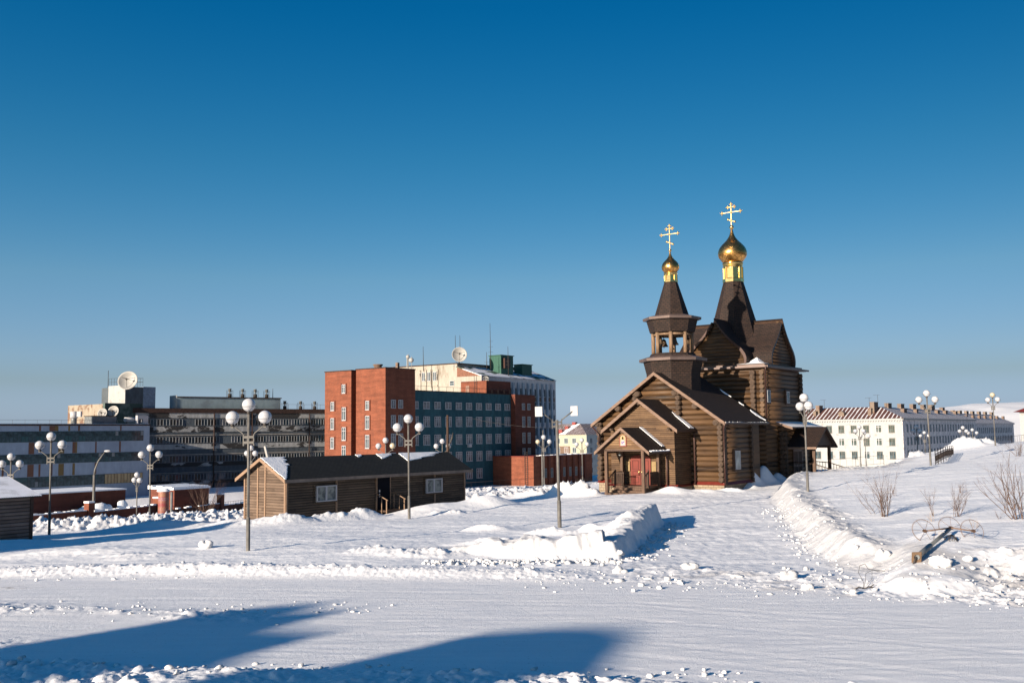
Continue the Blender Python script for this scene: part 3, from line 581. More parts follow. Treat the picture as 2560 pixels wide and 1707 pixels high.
def crumbs():
    rn = random.Random(3); mb = MB(); pts = []
    def addp(x, y, r): pts.append((x, y, r))
    for _ in range(230): x = rn.uniform(0, 15); addp(x, 29.3 - max(0, x - 4) * .5 + rn.gauss(0, .9), abs(rn.gauss(0, .03)) * (1.8 if rn.random() < .06 else .8) + .009)
    for _ in range(170): addp(rn.uniform(-18, 3), rn.uniform(30.4, 33.0), abs(rn.gauss(0, .02)) + .012)
    for _ in range(230): x = rn.uniform(-12, 4); addp(x, 18.3 - 0.11 * x - rn.uniform(-.5, 1.0) - (.6 if x < -5 else 0), abs(rn.gauss(0, .028)) + .01)
    for _ in range(120): x = rn.uniform(-14, -3); addp(x, 25.2 + rn.gauss(0, .6), abs(rn.gauss(0, .02)) + .012)
    for _ in range(260): k = rn.random(); addp(9.9 + 4.5 * k + rn.gauss(0, .6), 31 + 24 * k + rn.gauss(0, .5), abs(rn.gauss(0, .03)) + .015)
    for _ in range(260): k = rn.random(); addp(3.7 + 3.5 * k + abs(rn.gauss(0, .5)), 34 + 14 * k, abs(rn.gauss(0, .03)) + .015)
    for _ in range(260): addp(rn.uniform(-3, 3.6), 34 + rn.gauss(0, .35) - .6, abs(rn.gauss(0, .04)) + .02)
    for _ in range(260): x = rn.uniform(8, 20); addp(x, 29.5 - (x - 8) * .45 + rn.gauss(0, 1.2), abs(rn.gauss(0, .028)) + .012)
    X = np.array([[p[0] for p in pts]]); Y = np.array([[p[1] for p in pts]]); HH = features(X, Y, True)[0][0]
    for i, (x, y, r) in enumerate(pts): blob(mb, (x, y, HH[i] + r * .3), r, i)
    mb.build('snow_crumbs', M_crumb, recalc=False, kind='stuff')
crumbs()
BLK = [(513, 1372, .27, 'chunky snow block lying alone on the field left of the near lamp post'), (1548, 1432, .17, 'round snowball block on the street below the ploughed pile'), (1722, 1424, .25, 'largest broken snow block on the street in front of the drive'),
  (1550, 1385, .12, 'small snow block at the foot of the tall ploughed wall'), (1970, 1447, .20, 'snow block among the rubble at the street edge below the drive bank'), (2018, 1473, .13, 'small dark-shadowed snow lump nearest the street below the drive bank'), (1842, 1443, .11, 'little flat snow lump on the street between the two larger blocks'),
  (2205, 1393, .20, 'snow block beside the base plate of the fallen lamp'), (2350, 1412, .22, 'rounded snow block right of the fallen lamp'), (2420, 1402, .15, 'snow lump on the hillside far right of the fallen lamp'), (2140, 1372, .12, 'snow block behind the torn wires'), (1702, 1459, .09, 'tiny snow lump on the street nearest the viewer')]
for i, (px, py, r, lb) in enumerate(BLK):
    d = 4.3 * FPX / (py - 1082); 
    for _ in range(25):
        p = at(px, py, d); e = p.z - gz(p.x, p.y); d += e * 3.0
    mb = MB(); blob(mb, (0, 0, r * .4), r, 100 + i, 9, 14)
    o = mb.build('snow_block', M_crumb, recalc=False); o.location = (p.x, p.y, gz(p.x, p.y)); tag(o, lb, 'snow block', 'loose snow blocks')

# ---------------------------------------------------------------- helpers for buildings
TH = R(36.0)
def frame_pt(O, u, v): return (O[0] + math.cos(TH) * u + math.sin(TH) * v, O[1] - math.sin(TH) * u + math.cos(TH) * v)
def SW(p): return (p[1], p[0], p[2])      # swaps the two ground axes
JR = random.Random(77)
def gable_roof(mb, v0, v1, uc, W, ze, zr, t=0.14, top=0, under=1):
    k = t * math.hypot(W, zr - ze) / W
    poly = [(uc - W, ze), (uc, zr), (uc + W, ze), (uc + W, ze - k * .8), (uc, zr - k), (uc - W, ze - k * .8)]
    mb.prism(poly, v0, v1, 1, sides=[top, top, under, under, under, under], cap=under)
def barge(mb, v, uc, W, ze, zr, h=0.2, t=0.05, mi=0):
    for s_ in (-1, 1):
        k = h * math.hypot(W, zr - ze) / W
        mb.prism([(uc, zr + .02), (uc + s_ * W, ze + .02), (uc + s_ * W, ze + .02 - k), (uc, zr + .02 - k)], v - t, v, 1, mi)
def logs(mb, plane, z0, z1, ext, pitch=0.36, axis='u', out=-1, mi=0, r=None):
    """half-buried round logs laid in courses on the vertical plane; ext(z) -> (a, b)"""
    r = r or pitch * 0.56; z = z0 + pitch / 2; i = 0
    while z < z1 + 0.02:
        a, b = ext(z)
        if b - a > 0.15:
            c = plane - out * r * 0.45; zj = z; z = z + JR.uniform(-.018, .018) * (pitch / .36)
            p0, p1 = ((a, c, z), (b, c, z + JR.uniform(-.01, .01))) if axis == 'u' else ((c, a, z), (c, b, z)); z = zj; r0 = r; r = r * JR.uniform(.92, 1.06)
            n0 = len(mb.v); mb.tube([p0, p1], r, 10, mi)
            if axis == 'v':
                k_ = 0 if mb.T is None else 1; mb.v[n0:] = [tuple((c + r * .42 * out + (q - c) * .55) if j == k_ else q for j, q in enumerate(p)) for p in mb.v[n0:]]
            r = r0
        z += pitch; i += 1
def logcol(mb, u, v0, v1, z0, z1, pitch=0.36, axis='v', mi=0, r=None, j=0.0):
    z = z0 + pitch / 2; i = 0; rn = random.Random(int(u * 10 + v0 * 7))
    while z < z1 + 0.02:
        rr = (r or pitch * 0.52) * rn.uniform(.93, 1.05); o = rn.uniform(-.04, .04)
        p = [(u, v0 + o, z), (u, v1, z)] if axis == 'v' else [(v0 + o, u, z), (v1, u, z)]
        mb.tube(p, rr, 10, mi); z += pitch; i += 1
def pipe(mb, pts, r=0.06): mb.tube(pts, r, 8)
def win_mesh(name, W, H, fr=0.06, mull=(0.5,), trans=None, depth=0.06, glass=0.012, mats=None, sill=0.0):
    """window facing -y: white frame with panes, origin at its centre"""
    mb = MB(); w2, h2 = W / 2, H / 2
    mb.box(-w2, -w2 + fr, -depth, 0.0, -h2, h2); mb.box(w2 - fr, w2, -depth, 0, -h2, h2)
    mb.box(-w2 + fr, w2 - fr, -depth, 0, h2 - fr, h2); mb.box(-w2 + fr, w2 - fr, -depth, 0, -h2, -h2 + fr)
    iw = W - 2 * fr
    for q in mull: x = -w2 + fr + iw * q; mb.box(x - fr * .55, x + fr * .55, -depth * .9, 0, -h2 + fr, h2 - fr)
    if trans is not None: z = -h2 + H * trans; mb.box(-w2 + fr, w2 - fr, -depth * .8, 0, z - fr * .4, z + fr * .4)
    if sill: mb.box(-w2 - .05, w2 + .05, -depth - sill, 0, -h2 - .07, -h2 - 0.003)
    mb.box(-w2 + fr * .5, w2 - fr * .5, -glass - .01, -.002, -h2 + fr * .5, h2 - fr * .5, 1)
    o = mb.build(name, mats or [M_white, M_glass]); me = o.data; bpy.data.objects.remove(o); return me

# ---------------------------------------------------------------- the wooden church
CH = (7.52, 67.81); CZ0 = 0.0
def church():
    root = thing('wooden_church', 'brown log church with tent towers, gold onion domes and a red door', 'church', (CH[0], CH[1], 0), -TH)
    B = lambda mb, n, m_, p=root, **k: mb.build(n, m_, p, **k)
    # front porch
    for u in (-1.42, 1.42):
        for v, zb in ((0.0, 0.0), (2.15, 0.5)):
            mb = MB(); mb.box(u - .1, u + .1, v - .1, v + .1, zb, 3.12 if v == 0 else 3.0); B(mb, 'porch_post', M_post)
    mb = MB()
    for k, (v, z) in enumerate(((-0.05, .17), (.28, .33), (.58, .5))): mb.box(-1.6 if k == 0 else -1.25, 1.6 if k == 0 else 1.25, v, 2.4, z - .16, z)
    mb.box(-1.45, 1.45, .85, 2.45, .502, .60)
    B(mb, 'porch_steps', M_post)
    mb = MB(); gable_roof(mb, -.42, 2.5, 0, 2.12, 2.92, 4.58, .13); B(mb, 'porch_roof', [M_shingle, M_darkwood])
    pr = bpy.data.objects['porch_roof']
    mb = MB(); barge(mb, -.43, 0, 2.12, 2.92, 4.58, .17, .05); B(mb, 'barge_board', M_trim, pr)
    mb = MB(); mb.prism([(.08, 4.58), (1.78, 3.26), (1.78, 3.30), (.08, 4.62)], 2.02, 2.46, 1); B(mb, 'snow_patch', M_snowroof, pr)
    mb = MB()
    for i in range(14):
        v = -.2 + i * .2; h = random.uniform(.02, .07); mb.box(1.98, 2.17, v, v + .2, 2.95, 2.99 + h)
    B(mb, 'eave_snow', M_snowroof, pr)
    mb = MB(); mb.prism([(-1.5, 3.12), (1.5, 3.12), (1.5, 3.17), (0, 4.36), (-1.5, 3.17)], -.12, -.02, 1); B(mb, 'porch_gable', M_siding2)
    mb = MB(); mb.box(-1.5, 1.5, -.1, .1, 2.98, 3.117); 
    for u in (-1.42, 1.42): mb.box(u - .09, u + .09, .1, 2.4, 2.98, 3.117)
    mb.tube([(0, -.38, 4.28), (0, 2.4, 4.28)], .08, 8); B(mb, 'porch_beam', M_darkwood)
    for s_ in (-1, 1):
        mb = MB(); u = s_ * 1.42
        mb.box(u - .04, u + .04, .95, 2.1, 1.48, 1.56); mb.box(u - .03, u + .03, .95, 2.1, .68, .74)
        for i in range(9): v = .98 + i * .135; mb.box(u - .025, u + .025, v - .02, v + .02, .74, 1.48)
        mb.tube([(u - .1 * s_, .1, 1.15), (u - .1 * s_, .95, 1.62)], .04, 4); mb.box(u - .14 * s_ - .04, u - .14 * s_ + .04, .9, .98, .5, 1.7)
        for i in range(4): v = .2 + i * .2; mb.box(u - .1 * s_ - .02, u - .1 * s_ + .02, v - .02, v + .02, .3 + i * .09, 1.2 + .1 * i)
        B(mb, 'porch_railing', M_darkwood)
        mb = MB(); u0, u1 = (1.32, 2.05) if s_ > 0 else (-1.0, -1.32)   # balusters across the back of the porch sides
        if s_ > 0:
            pass
    for u0, u1 in ((-1.32, -.62), (.72, 1.32)):
        mb = MB(); n = 7
        mb.box(u0, u1, .93, .99, 1.46, 1.53)
        for i in range(n): uu = u0 + (u1 - u0) * (i + .5) / n; mb.box(uu - .022, uu + .022, .94, .98, .6, 1.46)
        B(mb, 'front_balustrade', M_darkwood)
    # icon plaque on the porch gable
    def arch(w_, h_, n=10, z=0): return [(-w_, z), (w_, z), (w_, z + h_)] + [(w_ * math.cos(math.pi * i / n), z + h_ + w_ * .9 * math.sin(math.pi * i / n)) for i in range(1, n)] + [(-w_, z + h_)]
    mb = MB(); mb.prism(arch(.26, .5, 12, 3.32), -.17, -.125, 1, 0); ic = B(mb, 'icon', mat_var('icon_red', (.22, .04, .035)))
    mb = MB(); mb.prism(arch(.21, .5, 12, 3.36), -.18, -.172, 1); mb2 = B(mb, 'icon_field', mat_var('icon_ivory', (.30, .25, .16)), ic)
    mb = MB(); mb.lathe([(.12, -.006), (.12, 0)], (0, 0), 16); mb.v = [(x, -.184 + z, 3.86 + y) for x, y, z in mb.v]; B(mb, 'halo', mat_var('icon_gold', (.3, .21, .07)), ic)
    mb = MB(); mb.prism([(-.17, 3.36), (.17, 3.36), (.15, 3.6), (.07, 3.78), (-.07, 3.78), (-.15, 3.6)], -.19, -.183, 1); B(mb, 'robe', mat_stain('icon_robe', (.33, .32, .31), (.12, .07, .2), 3, .5, .56), ic)
    mb = MB(); mb.prism([(-.05, 3.79), (.05, 3.79), (.06, 3.87), (0, 4.0), (-.06, 3.87)], -.196, -.191, 1); B(mb, 'hood', M_black, ic)
    # door
    mb = MB(); mb.prism([(-.9, .6), (.68, .6), (.68, 2.4)] + [(-.11 + .79 * math.cos(math.pi * i / 12), 2.4 + .26 * math.sin(math.pi * i / 12)) for i in range(1, 12)] + [(-.9, 2.4)], 2.40, 2.47, 1); dr = B(mb, 'red_door', M_reddoor)
    mb = MB()
    for s_ in (-1, 1):
        c = -.11 + s_ * .39
        for z0, z1 in ((.75, 1.15), (1.25, 1.55), (1.65, 2.3)):
            for a, b, c0, c1 in ((c - .24, c - .21, z0, z1), (c + .21, c + .24, z0, z1), (c - .21, c + .21, z0, z0 + .03), (c - .21, c + .21, z1 - .03, z1)): mb.box(a, b, 2.385, 2.398, c0, c1)
    mb.box(-.125, -.095, 2.37, 2.398, .62, 2.62); B(mb, 'door_moulding', mat_var('door_dark_red', (.05, .009, .007)), dr)
    for u in (-.21, -.01): mb = MB(); mb.tube([(u, 2.39, 1.25), (u, 2.33, 1.3), (u, 2.33, 1.6), (u, 2.39, 1.65)], .018, 6); B(mb, 'door_handle', M_brass, dr)
    for u in (-1.12, .93): mb = MB(); mb.box(u - .17, u + .17, 2.38, 2.415, 1.55, 2.22); nb = B(mb, 'notice_board', mat_stain('notice_paper', (.24, .17, .085), (.15, .10, .05), 5, .55, .6))
    mb = MB(); mb.sphere((-1.05, 1.2, 2.72), .09, 8); mb.tube([(-1.05, 1.2, 2.8), (-1.05, 1.2, 3.0)], .01, 4); B(mb, 'porch_lamp', M_glassF)
    # vestibule
    HW = 2.5; V0 = 2.5
    mb = MB(); mb.prism([(-HW, .62), (HW, .62), (HW, 4.55), (0, 6.3), (-HW, 4.55)], V0, 5.0, 1); B(mb, 'vestibule_wall', M_siding)
    mb = MB(); gable_roof(mb, 1.98, 5.2, 0, 3.0, 4.38, 6.56, .15); vr = B(mb, 'vestibule_roof', [M_shingle, M_darkwood])
    mb = MB(); barge(mb, 1.97, 0, 3.0, 4.38, 6.56, .2, .05); barge(mb, 5.14, 0, 3.02, 4.42, 6.64, .12, .04); B(mb, 'barge_board', M_trim, vr)
    mb = MB()
    P = [(1.55, 5.47), (2.0, 5.14), (2.5, 4.78), (2.9, 4.47), (2.85, 4.45)]
    mb.add([(1.3, 4.6, 5.64), (1.7, 4.3, 5.355), (2.3, 4.15, 4.93), (2.9, 4.05, 4.49), (2.95, 4.65, 4.455), (2.3, 4.75, 4.93), (1.7, 4.8, 5.355)] + [(1.3, 4.6, 5.68), (1.7, 4.3, 5.395), (2.3, 4.15, 4.98), (2.9, 4.05, 4.54), (2.95, 4.65, 4.51), (2.3, 4.75, 4.98), (1.7, 4.8, 5.395)],
           [(0, 1, 2, 3, 4, 5, 6), (7, 8, 9, 10, 11, 12, 13)] + [(i, (i + 1) % 7, 7 + (i + 1) % 7, 7 + i) for i in range(7)]); B(mb, 'snow_patch', M_snowroof, vr)
    for u in (-HW + .25, 0, HW - .25):
        mb = MB(); mb.tube([(u, 2.02, 6.22 if u == 0 else 4.45), (u, 2.7, 6.22 if u == 0 else 4.45)], .085, 8); B(mb, 'purlin', M_logend)
    # stone plinth and red ledge
    mb = MB(); mb.box(-2.62, 2.62, 2.36, 5.0, -.5, .5); mb.box(-5.0, 5.0, 4.86, 10.1, -.8, .56); mb.box(-3.9, 4.5, 10.1, 22.6, -.8, .56); mb.box(4.5, 5.0, 16.9, 23.2, -.8, .56); B(mb, 'stone_plinth', M_stone)
    mb = MB()
    mb.prism([(2.30, .5), (2.52, .66), (2.52, .5)], -2.7, 2.7, 0); mb.prism([(4.78, .56), (5.05, .78), (5.05, .56)], 2.6, 5.1, 0); mb.prism([(4.78, .56), (5.05, .78), (5.05, .56)], -5.1, -2.6, 0)
    mb.prism([(2.70, .5), (2.48, .66), (2.48, .5)], 2.42, 4.85, 1); mb.prism([(5.1, .56), (4.88, .78), (4.88, .56)], 4.9, 10.1, 1); B(mb, 'ledge', M_redmetal)
    # nave
    NW = 4.82; NV = 5.1; slope = (8.5 - 4.86) / 5.35
    roofu = lambda z: max(0, min(NW, (8.38 - z) / slope - .05))
    mb = MB(); mb.prism([(-NW + .12, .56), (NW - .12, .56), (NW - .12, 5.0), (0, 8.2), (-NW + .12, 5.0)], NV + .12, 12.0, 1)
    logs(mb, NV, .74, 8.2, lambda z: (-roofu(z), roofu(z))); logs(mb, NW, .56, 5.0, lambda z: (NV - .1, 10.05), axis='v', out=1); logs(mb, -NW, .56, 5.0, lambda z: (NV - .1, 12), axis='v', out=-1)
    logs(mb, 10.0, .56, 5.0, lambda z: (3.7, NW + .1), out=1)
    B(mb, 'nave_wall', M_log)
    for u in (-NW, NW):
        mb = MB(); logcol(mb, u, NV - .42, NV + .3, .74, 4.9); 
        if u > 0: logcol(mb, 5.0, 0, 0, 9, 8)
        B(mb, 'corner_logs', M_logend)
    for s_ in (-1, 1): mb = MB(); logcol(mb, s_ * 1.72, NV - .5, NV + .3, 5.4, 7.05, r=.18); B(mb, 'partition_log_ends', M_logend)
    mb = MB(); logcol(mb, NV + .02, NW - .2, NW + .28, .56, 4.9, axis='u'); B(mb, 'corner_logs', M_logend)
    mb = MB(); logcol(mb, 9.9, NW - .2, NW + .24, .56, 4.8, axis='u'); B(mb, 'corner_logs', M_logend)
    for u, z in ((-4.95, 4.95), (-3.15, 6.05), (-1.5, 7.06), (1.5, 7.06), (3.05, 6.08), (4.6, 4.9)):
        mb = MB(); mb.tube([(u, 4.55, z - .05), (u, 5.3, z - .05)], .2, 12); B(mb, 'purlin', M_logend)
    mb = MB(); gable_roof(mb, 4.5, 12.2, 0, 5.35, 4.86, 8.52, .17); nr = B(mb, 'nave_roof', [M_shingle, M_darkwood])
    mb = MB(); barge(mb, 4.49, 0, 5.35, 4.86, 8.52, .2, .06); B(mb, 'barge_board', M_trim, nr)
    mb = MB(); mb.box(5.3, 5.42, 4.5, 12.3, 4.76, 4.87); mb.box(-5.42, -5.3, 4.5, 12.3, 4.76, 4.87); B(mb, 'gutter', M_metal, nr)
    rn = random.Random(5)
    for u0, u1, wd in ((1.6, 2.5, .25), (3.1, 3.5, .15), (4.0, 5.2, .45)):
        n = 8; vs = []
        for i in range(n + 1):
            u = u0 + (u1 - u0) * i / n; zz = 8.52 - slope * u; w_ = wd * math.sin(math.pi * (i + .3) / (n + .6)) * rn.uniform(.7, 1.2)
            vs += [(u, 12.19, zz + .003), (u, 12.19 - w_, zz + .003), (u, 12.19, zz + .06), (u, 12.19 - w_ * .8, zz + .04)]
        mb = MB(); mb.add(vs, [f for i in range(n) for a in (i * 4,) for f in ((a + 2, a + 3, a + 7, a + 6), (a, a + 2, a + 6, a + 4), (a + 1, a + 3, a + 7, a + 5))] + [(0, 1, 3, 2), (n * 4, n * 4 + 1, n * 4 + 3, n * 4 + 2)]); B(mb, 'snow_patch', M_snowroof, nr)
    mb = MB()
    for i in range(38):
        v = 4.6 + i * .2
        mb.box(5.3, 5.39, v, v + .2, 4.86, 4.868 + rn.uniform(0, .02))
    B(mb, 'eave_snow', M_snowroof, nr)
    W1 = win_mesh('w', .62, 1.3, .07, ())
    def window(u, v, z, W, H, face):
        rz = 0 if face == 'f' else math.pi / 2
        mb = MB(); w2, h2 = W / 2 + .13, H / 2 + .13
        mb.box(-w2, w2, -.13, .1, -h2, h2); tr = B(mb, 'window', M_darkwood); tr.location = (u, v, z); tr.rotation_euler = (0, 0, rz)
        mb = MB(); w2, h2 = W / 2, H / 2; f = .065
        for a in ((-w2, -w2 + f, -h2, h2), (w2 - f, w2, -h2, h2), (-w2 + f, w2 - f, h2 - f, h2), (-w2 + f, w2 - f, -h2, -h2 + f)): mb.box(a[0], a[1], -.165, -.132, a[2], a[3])
        mb.build('frame', M_white, tr)
        mb = MB(); mb.box(-w2 + f, w2 - f, -.145, -.133, -h2 + f, h2 - f); mb.build('pane', M_glassF if z < 4 else M_glass, tr)
    window(NW + .14, 7.06, 2.22, .86, 1.3, 's'); window(3.62, 11.2, 2.22, .86, 1.25, 's'); window(-NW - .14, 7, 2.2, .8, 1.3, 's') if 0 else None
    # link between nave and tower
    mb = MB(); mb.box(-3.6, 3.55, 10.1, 14.4, .5, 5.2); logs(mb, 3.55, .56, 5.0, lambda z: (10, 14.4), axis='v', out=1); B(mb, 'link_wall', M_log)
    # downpipes
    for pts in ([(5.36, 4.52, 4.78), (5.12, 4.75, 4.45), (5.12, 4.78, .75), (5.2, 4.55, .62)], [(2.98, 4.9, 4.3), (2.86, 4.82, 4.1), (2.86, 4.82, .75), (2.9, 4.6, .62)], [(2.1, 2.3, 2.8), (1.98, 2.32, 2.6), (1.98, 2.32, .62), (2.0, 2.15, .5)],
                [(4.66, 13.9, 9.15), (4.5, 14.1, 8.8), (4.5, 14.1, 5.2)], [(4.0, 13.6, 4.7), (3.86, 13.6, 4.6), (3.86, 13.6, .8)], [(-5.36, 4.52, 4.78), (-4.7, 4.5, 4.1), (-4.7, 4.5, 3.4)]):
        mb = MB(); pipe(mb, pts); B(mb, 'downpipe', M_pipe)
    # belfry
    BU, BV = 0.0, 7.55; ph = R(22.5)
    def octo(mb, prof, mi=0, c=(BU, BV), cap=True): mb.lathe(prof, c, 8, mi, False, ph)
    mb = MB(); octo(mb, [(1.98, 6.0), (1.98, 8.5), (2.2, 9.42)]); B(mb, 'belfry_base', M_shingle)
    mb = MB(); octo(mb, [(2.30, 9.40), (2.5, 9.42), (2.52, 9.62), (1.9, 9.80)]); B(mb, 'belfry_eave', M_metal)
    mb = MB(); octo(mb, [(1.82, 9.70), (1.62, 10.02)]); B(mb, 'belfry_sill', M_shingle)
    for i in range(8):
        a = ph + i * math.pi / 4; x, y = BU + 1.42 * math.cos(a), BV + 1.42 * math.sin(a)
        mb = MB(); mb.tube([(x, y, 10.0), (x, y, 11.62)], .145, 10); B(mb, 'belfry_post', M_bpost)
    mb = MB()
    for i in range(8):
        a = ph + i * math.pi / 4; b = a + math.pi / 4
        mb.tube([(BU + 1.42 * math.cos(a), BV + 1.42 * math.sin(a), 11.42), (BU + 1.42 * math.cos(b), BV + 1.42 * math.sin(b), 11.42)], .09, 6)
    mb.tube([(BU - 1.3, BV, 11.4), (BU + 1.3, BV, 11.4)], .07, 6); mb.tube([(BU, BV - 1.3, 11.4), (BU, BV + 1.3, 11.4)], .07, 6)
    B(mb, 'bell_beam', M_bpost)
    mb = MB(); octo(mb, [(1.56, 11.55), (1.66, 11.6), (1.9, 12.5)]); B(mb, 'belfry_skirt', M_shingle)
    mb = MB(); octo(mb, [(1.95, 12.48), (2.16, 12.5), (2.18, 12.68), (1.2, 12.9)]); B(mb, 'belfry_top_eave', M_metal)
    mb = MB(); octo(mb, [(1.3, 12.78), (.47, 15.45)]); B(mb, 'belfry_tent_roof', M_shingle)
    def drum_dome(c, s_, z0, zt, name):
        """s_: drum radius, z0 drum base"""
        H = zt - z0
        mb = MB(); mb.lathe([(s_ * 1.02, z0), (s_ * 1.02, z0 + H * .16), (s_ * .95, z0 + H * .17), (s_ * .9, z0 + H * .2)], c, 8, 0, False, ph)
        mb.lathe([(s_ * .88, z0 + H * .19), (s_ * .88, z0 + H * .72)], c, 8, 0, False, ph)
        for i in range(8): a = ph + i * math.pi / 4; x, y = c[0] + s_ * .9 * math.cos(a), c[1] + s_ * .9 * math.sin(a); mb.tube([(x, y, z0 + H * .17), (x, y, z0 + H * .74)], s_ * .09, 6, 0, False)
        mb.lathe([(s_ * .93, z0 + H * .70), (s_ * .93, z0 + H * .78), (s_ * .98, z0 + H * .82), (s_ * .93, z0 + H * .87), (s_ * 1.0, z0 + H * .9), (s_ * 1.0, z0 + H * .96), (s_ * .8, zt + .02)], c, 32)
        B(mb, name, M_gold2)
    def onion(c, rm, zb, zt, rneck, name, cross_h, arm):
        Hh = zt - zb
        pr_ = [(rneck, 0), (rneck * 1.12, .02), (.80, .075), (.93, .145), (.99, .215), (1.0, .27), (.975, .335), (.91, .41), (.80, .48), (.65, .55), (.50, .61), (.37, .67), (.27, .73), (.19, .79), (.13, .86), (.09, .93), (.055, 1.0)]
        pr_ = [(r_ * rm if k > 1 else r_, zb + q * Hh) for k, (r_, q) in enumerate(pr_)]
        mb = MB(); mb.lathe(pr_, c, 40); dm = B(mb, name, M_gold)
        # diagonal leaf pattern needs developed coordinates
        uvl = dm.data.uv_layers[0]
        for p in dm.data.polygons:
            for li in p.loop_indices:
                q = dm.data.vertices[dm.data.loops[li].vertex_index].co; a = math.atan2(q.y - c[1], q.x - c[0]); ca = math.atan2(p.center.y - c[1], p.center.x - c[0])
                while a - ca > math.pi: a -= 2 * math.pi
                while a - ca < -math.pi: a += 2 * math.pi
                uvl.data[li].uv = (a * .85, (q.z - zb) * 1.0)
        mb = MB(); mb.sphere((c[0], c[1], zt + .07 * rm + .04), .12 * rm + .04, 10); B(mb, 'finial_ball', M_gold2, dm)
        z0 = zt + .1; mb = MB(); r = .032 + .010 * (rm > .8); y = c[1]; t = r
        def bar(p, q): mb.tube([p, q], t, 6, 0, False)
        bar((c[0], y, z0), (c[0], y, z0 + cross_h)); zb_ = z0 + cross_h * .66; bar((c[0] - arm, y, zb_), (c[0] + arm, y, zb_))
        bar((c[0] - arm * .36, y, z0 + cross_h * .88), (c[0] + arm * .36, y, z0 + cross_h * .88)); bar((c[0] - arm * .36, y, z0 + cross_h * .36), (c[0] + arm * .36, y, z0 + cross_h * .24))
        k = arm * .10 + .018
        for x, z in ((0, cross_h), (0, cross_h * .66), (-arm, cross_h * .66), (arm, cross_h * .66), (-arm * .36, cross_h * .88), (arm * .36, cross_h * .88), (0, cross_h * .88), (-arm * .36, cross_h * .36), (arm * .36, cross_h * .24), (0, cross_h * .3)): mb.sphere((c[0] + x, y, z0 + z), k, 6)
        for x, z, dx, dz in ((0, cross_h, 0, 1), (-arm, cross_h * .66, -1, 0), (arm, cross_h * .66, 1, 0), (-arm * .36, cross_h * .88, -1, 0), (arm * .36, cross_h * .88, 1, 0)):
            mb.sphere((c[0] + x + dx * k * 1.3, y, z0 + z + dz * k * 1.3), k * .5, 5); mb.sphere((c[0] + x + dz * k * 1.2, y, z0 + z + dx * k * 1.2), k * .5, 5); mb.sphere((c[0] + x - dz * k * 1.2, y, z0 + z - dx * k * 1.2), k * .5, 5)
        B(mb, 'orthodox_cross', M_crossgold, dm)
    drum_dome((BU, BV), .52, 15.38, 16.12, 'belfry_drum'); onion((BU, BV), .66, 16.1, 17.72, .42, 'belfry_onion_dome', 1.85, .68)
    # main tower
    TU, TV, TH_ = .3, 18.4, 3.85
    a0, a1, b0, b1 = TU - TH_, TU + TH_, TV - TH_, TV + TH_
    mb = MB(); mb.box(a0 + .1, a1 - .1, b0 + .1, b1 - .1, .5, 9.1)
    logs(mb, b0, .6, 9.0, lambda z: (a0 - .05, a1 + .05)); logs(mb, a1, .42, 9.0, lambda z: (b0 - .05, b1 + .05), axis='v', out=1); logs(mb, a0, .42, 9.0, lambda z: (b0, b1), axis='v', out=-1)
    B(mb, 'tower_wall', M_log)
    mb = MB(); logcol(mb, TU + 3.1, b0 - .45, b0 + .2, 4.6, 8.9, r=.21); B(mb, 'partition_log_ends', M_logend)
    mb = MB(); logcol(mb, a1 - .05, b0 - .3, b0 + .2, 4.6, 9.0); B(mb, 'corner_logs', M_log)
    mb = MB(); logcol(mb, b1, a1 - .2, a1 + .3, 4.6, 9.0, axis='u'); B(mb, 'corner_logs', M_logend)
    mb = MB(); logcol(mb, b0, a1 - .2, a1 + .18, 4.6, 9.0, axis='u'); B(mb, 'corner_logs', M_logend)
    e = .5; mb = MB(); mb.box(a0 - e, a1 + e, b0 - e, b1 + e, 9.1, 9.27); mb.box(a0 - e + .25, a1 + e - .25, b0 - e + .25, b1 + e - .25, 9.272, 9.42); B(mb, 'tower_eave', M_metal)
    mb = MB(); mb.box(a1 + e - .02, a1 + e + .1, b0 - e, b1 + e + .45, 9.13, 9.26); mb.box(a0 - e, a1 + e, b0 - e - .1, b0 - e + .02, 9.13, 9.26); B(mb, 'gutter', M_metal)
    window(a1 + .1, 14.55 + .9 - .45, 6.9, .62, .95, 's'); window(a1 + .1, 19.1, 6.9, .62, .95, 's')
    # crossed barrel roofs with ogee gables
    prof = [(0, 13.25), (.22, 12.92), (.55, 12.42), (.95, 11.92), (1.4, 11.46), (1.9, 11.02), (2.3, 10.66), (2.55, 10.3), (2.66, 9.95), (2.62, 9.6), (2.48, 9.38)]
    full = prof + [(-x, z) for x, z in reversed(prof[1:])]
    def pw(z, k=.9):
        for (x0, z0), (x1, z1) in zip(prof[:-1], prof[1:]):
            if z1 <= z <= z0: return max(0, (x0 + (x1 - x0) * (z0 - z) / (z0 - z1)) - .16)
        return 0
    L = 4.12
    inner = [(x * .93, z - .16 if z > 9.5 else z) for x, z in full]
    for T, cu, cv, nm in ((None, TU, TV, 'crossed_barrel_roof'), (SW, TV, TU, 'crossed_barrel_roof')):
        mb = MB(T)
        n = len(full); vs = []
        for t_ in (cv - L, cv + L):
            vs += [(cu + x, t_, z) for x, z in full]
            vs += [(cu + x, t_, z) for x, z in inner]
        fs = [(i, i + 1, 2 * n + i + 1, 2 * n + i) for i in range(n - 1)]
        mb.add(vs, fs, 0, True)
        fs2 = [(n + i, n + i + 1, 3 * n + i + 1, 3 * n + i) for i in range(n - 1)]
        mb.add(vs, fs2, 1, True)
        mb.add(vs, [(i, i + 1, n + i + 1, n + i) for i in range(n - 1)] + [(2 * n + i, 2 * n + i + 1, 3 * n + i + 1, 3 * n + i) for i in range(n - 1)], 2)
        B(mb, nm, [M_shingle, M_darkwood, M_pipe], recalc=False)
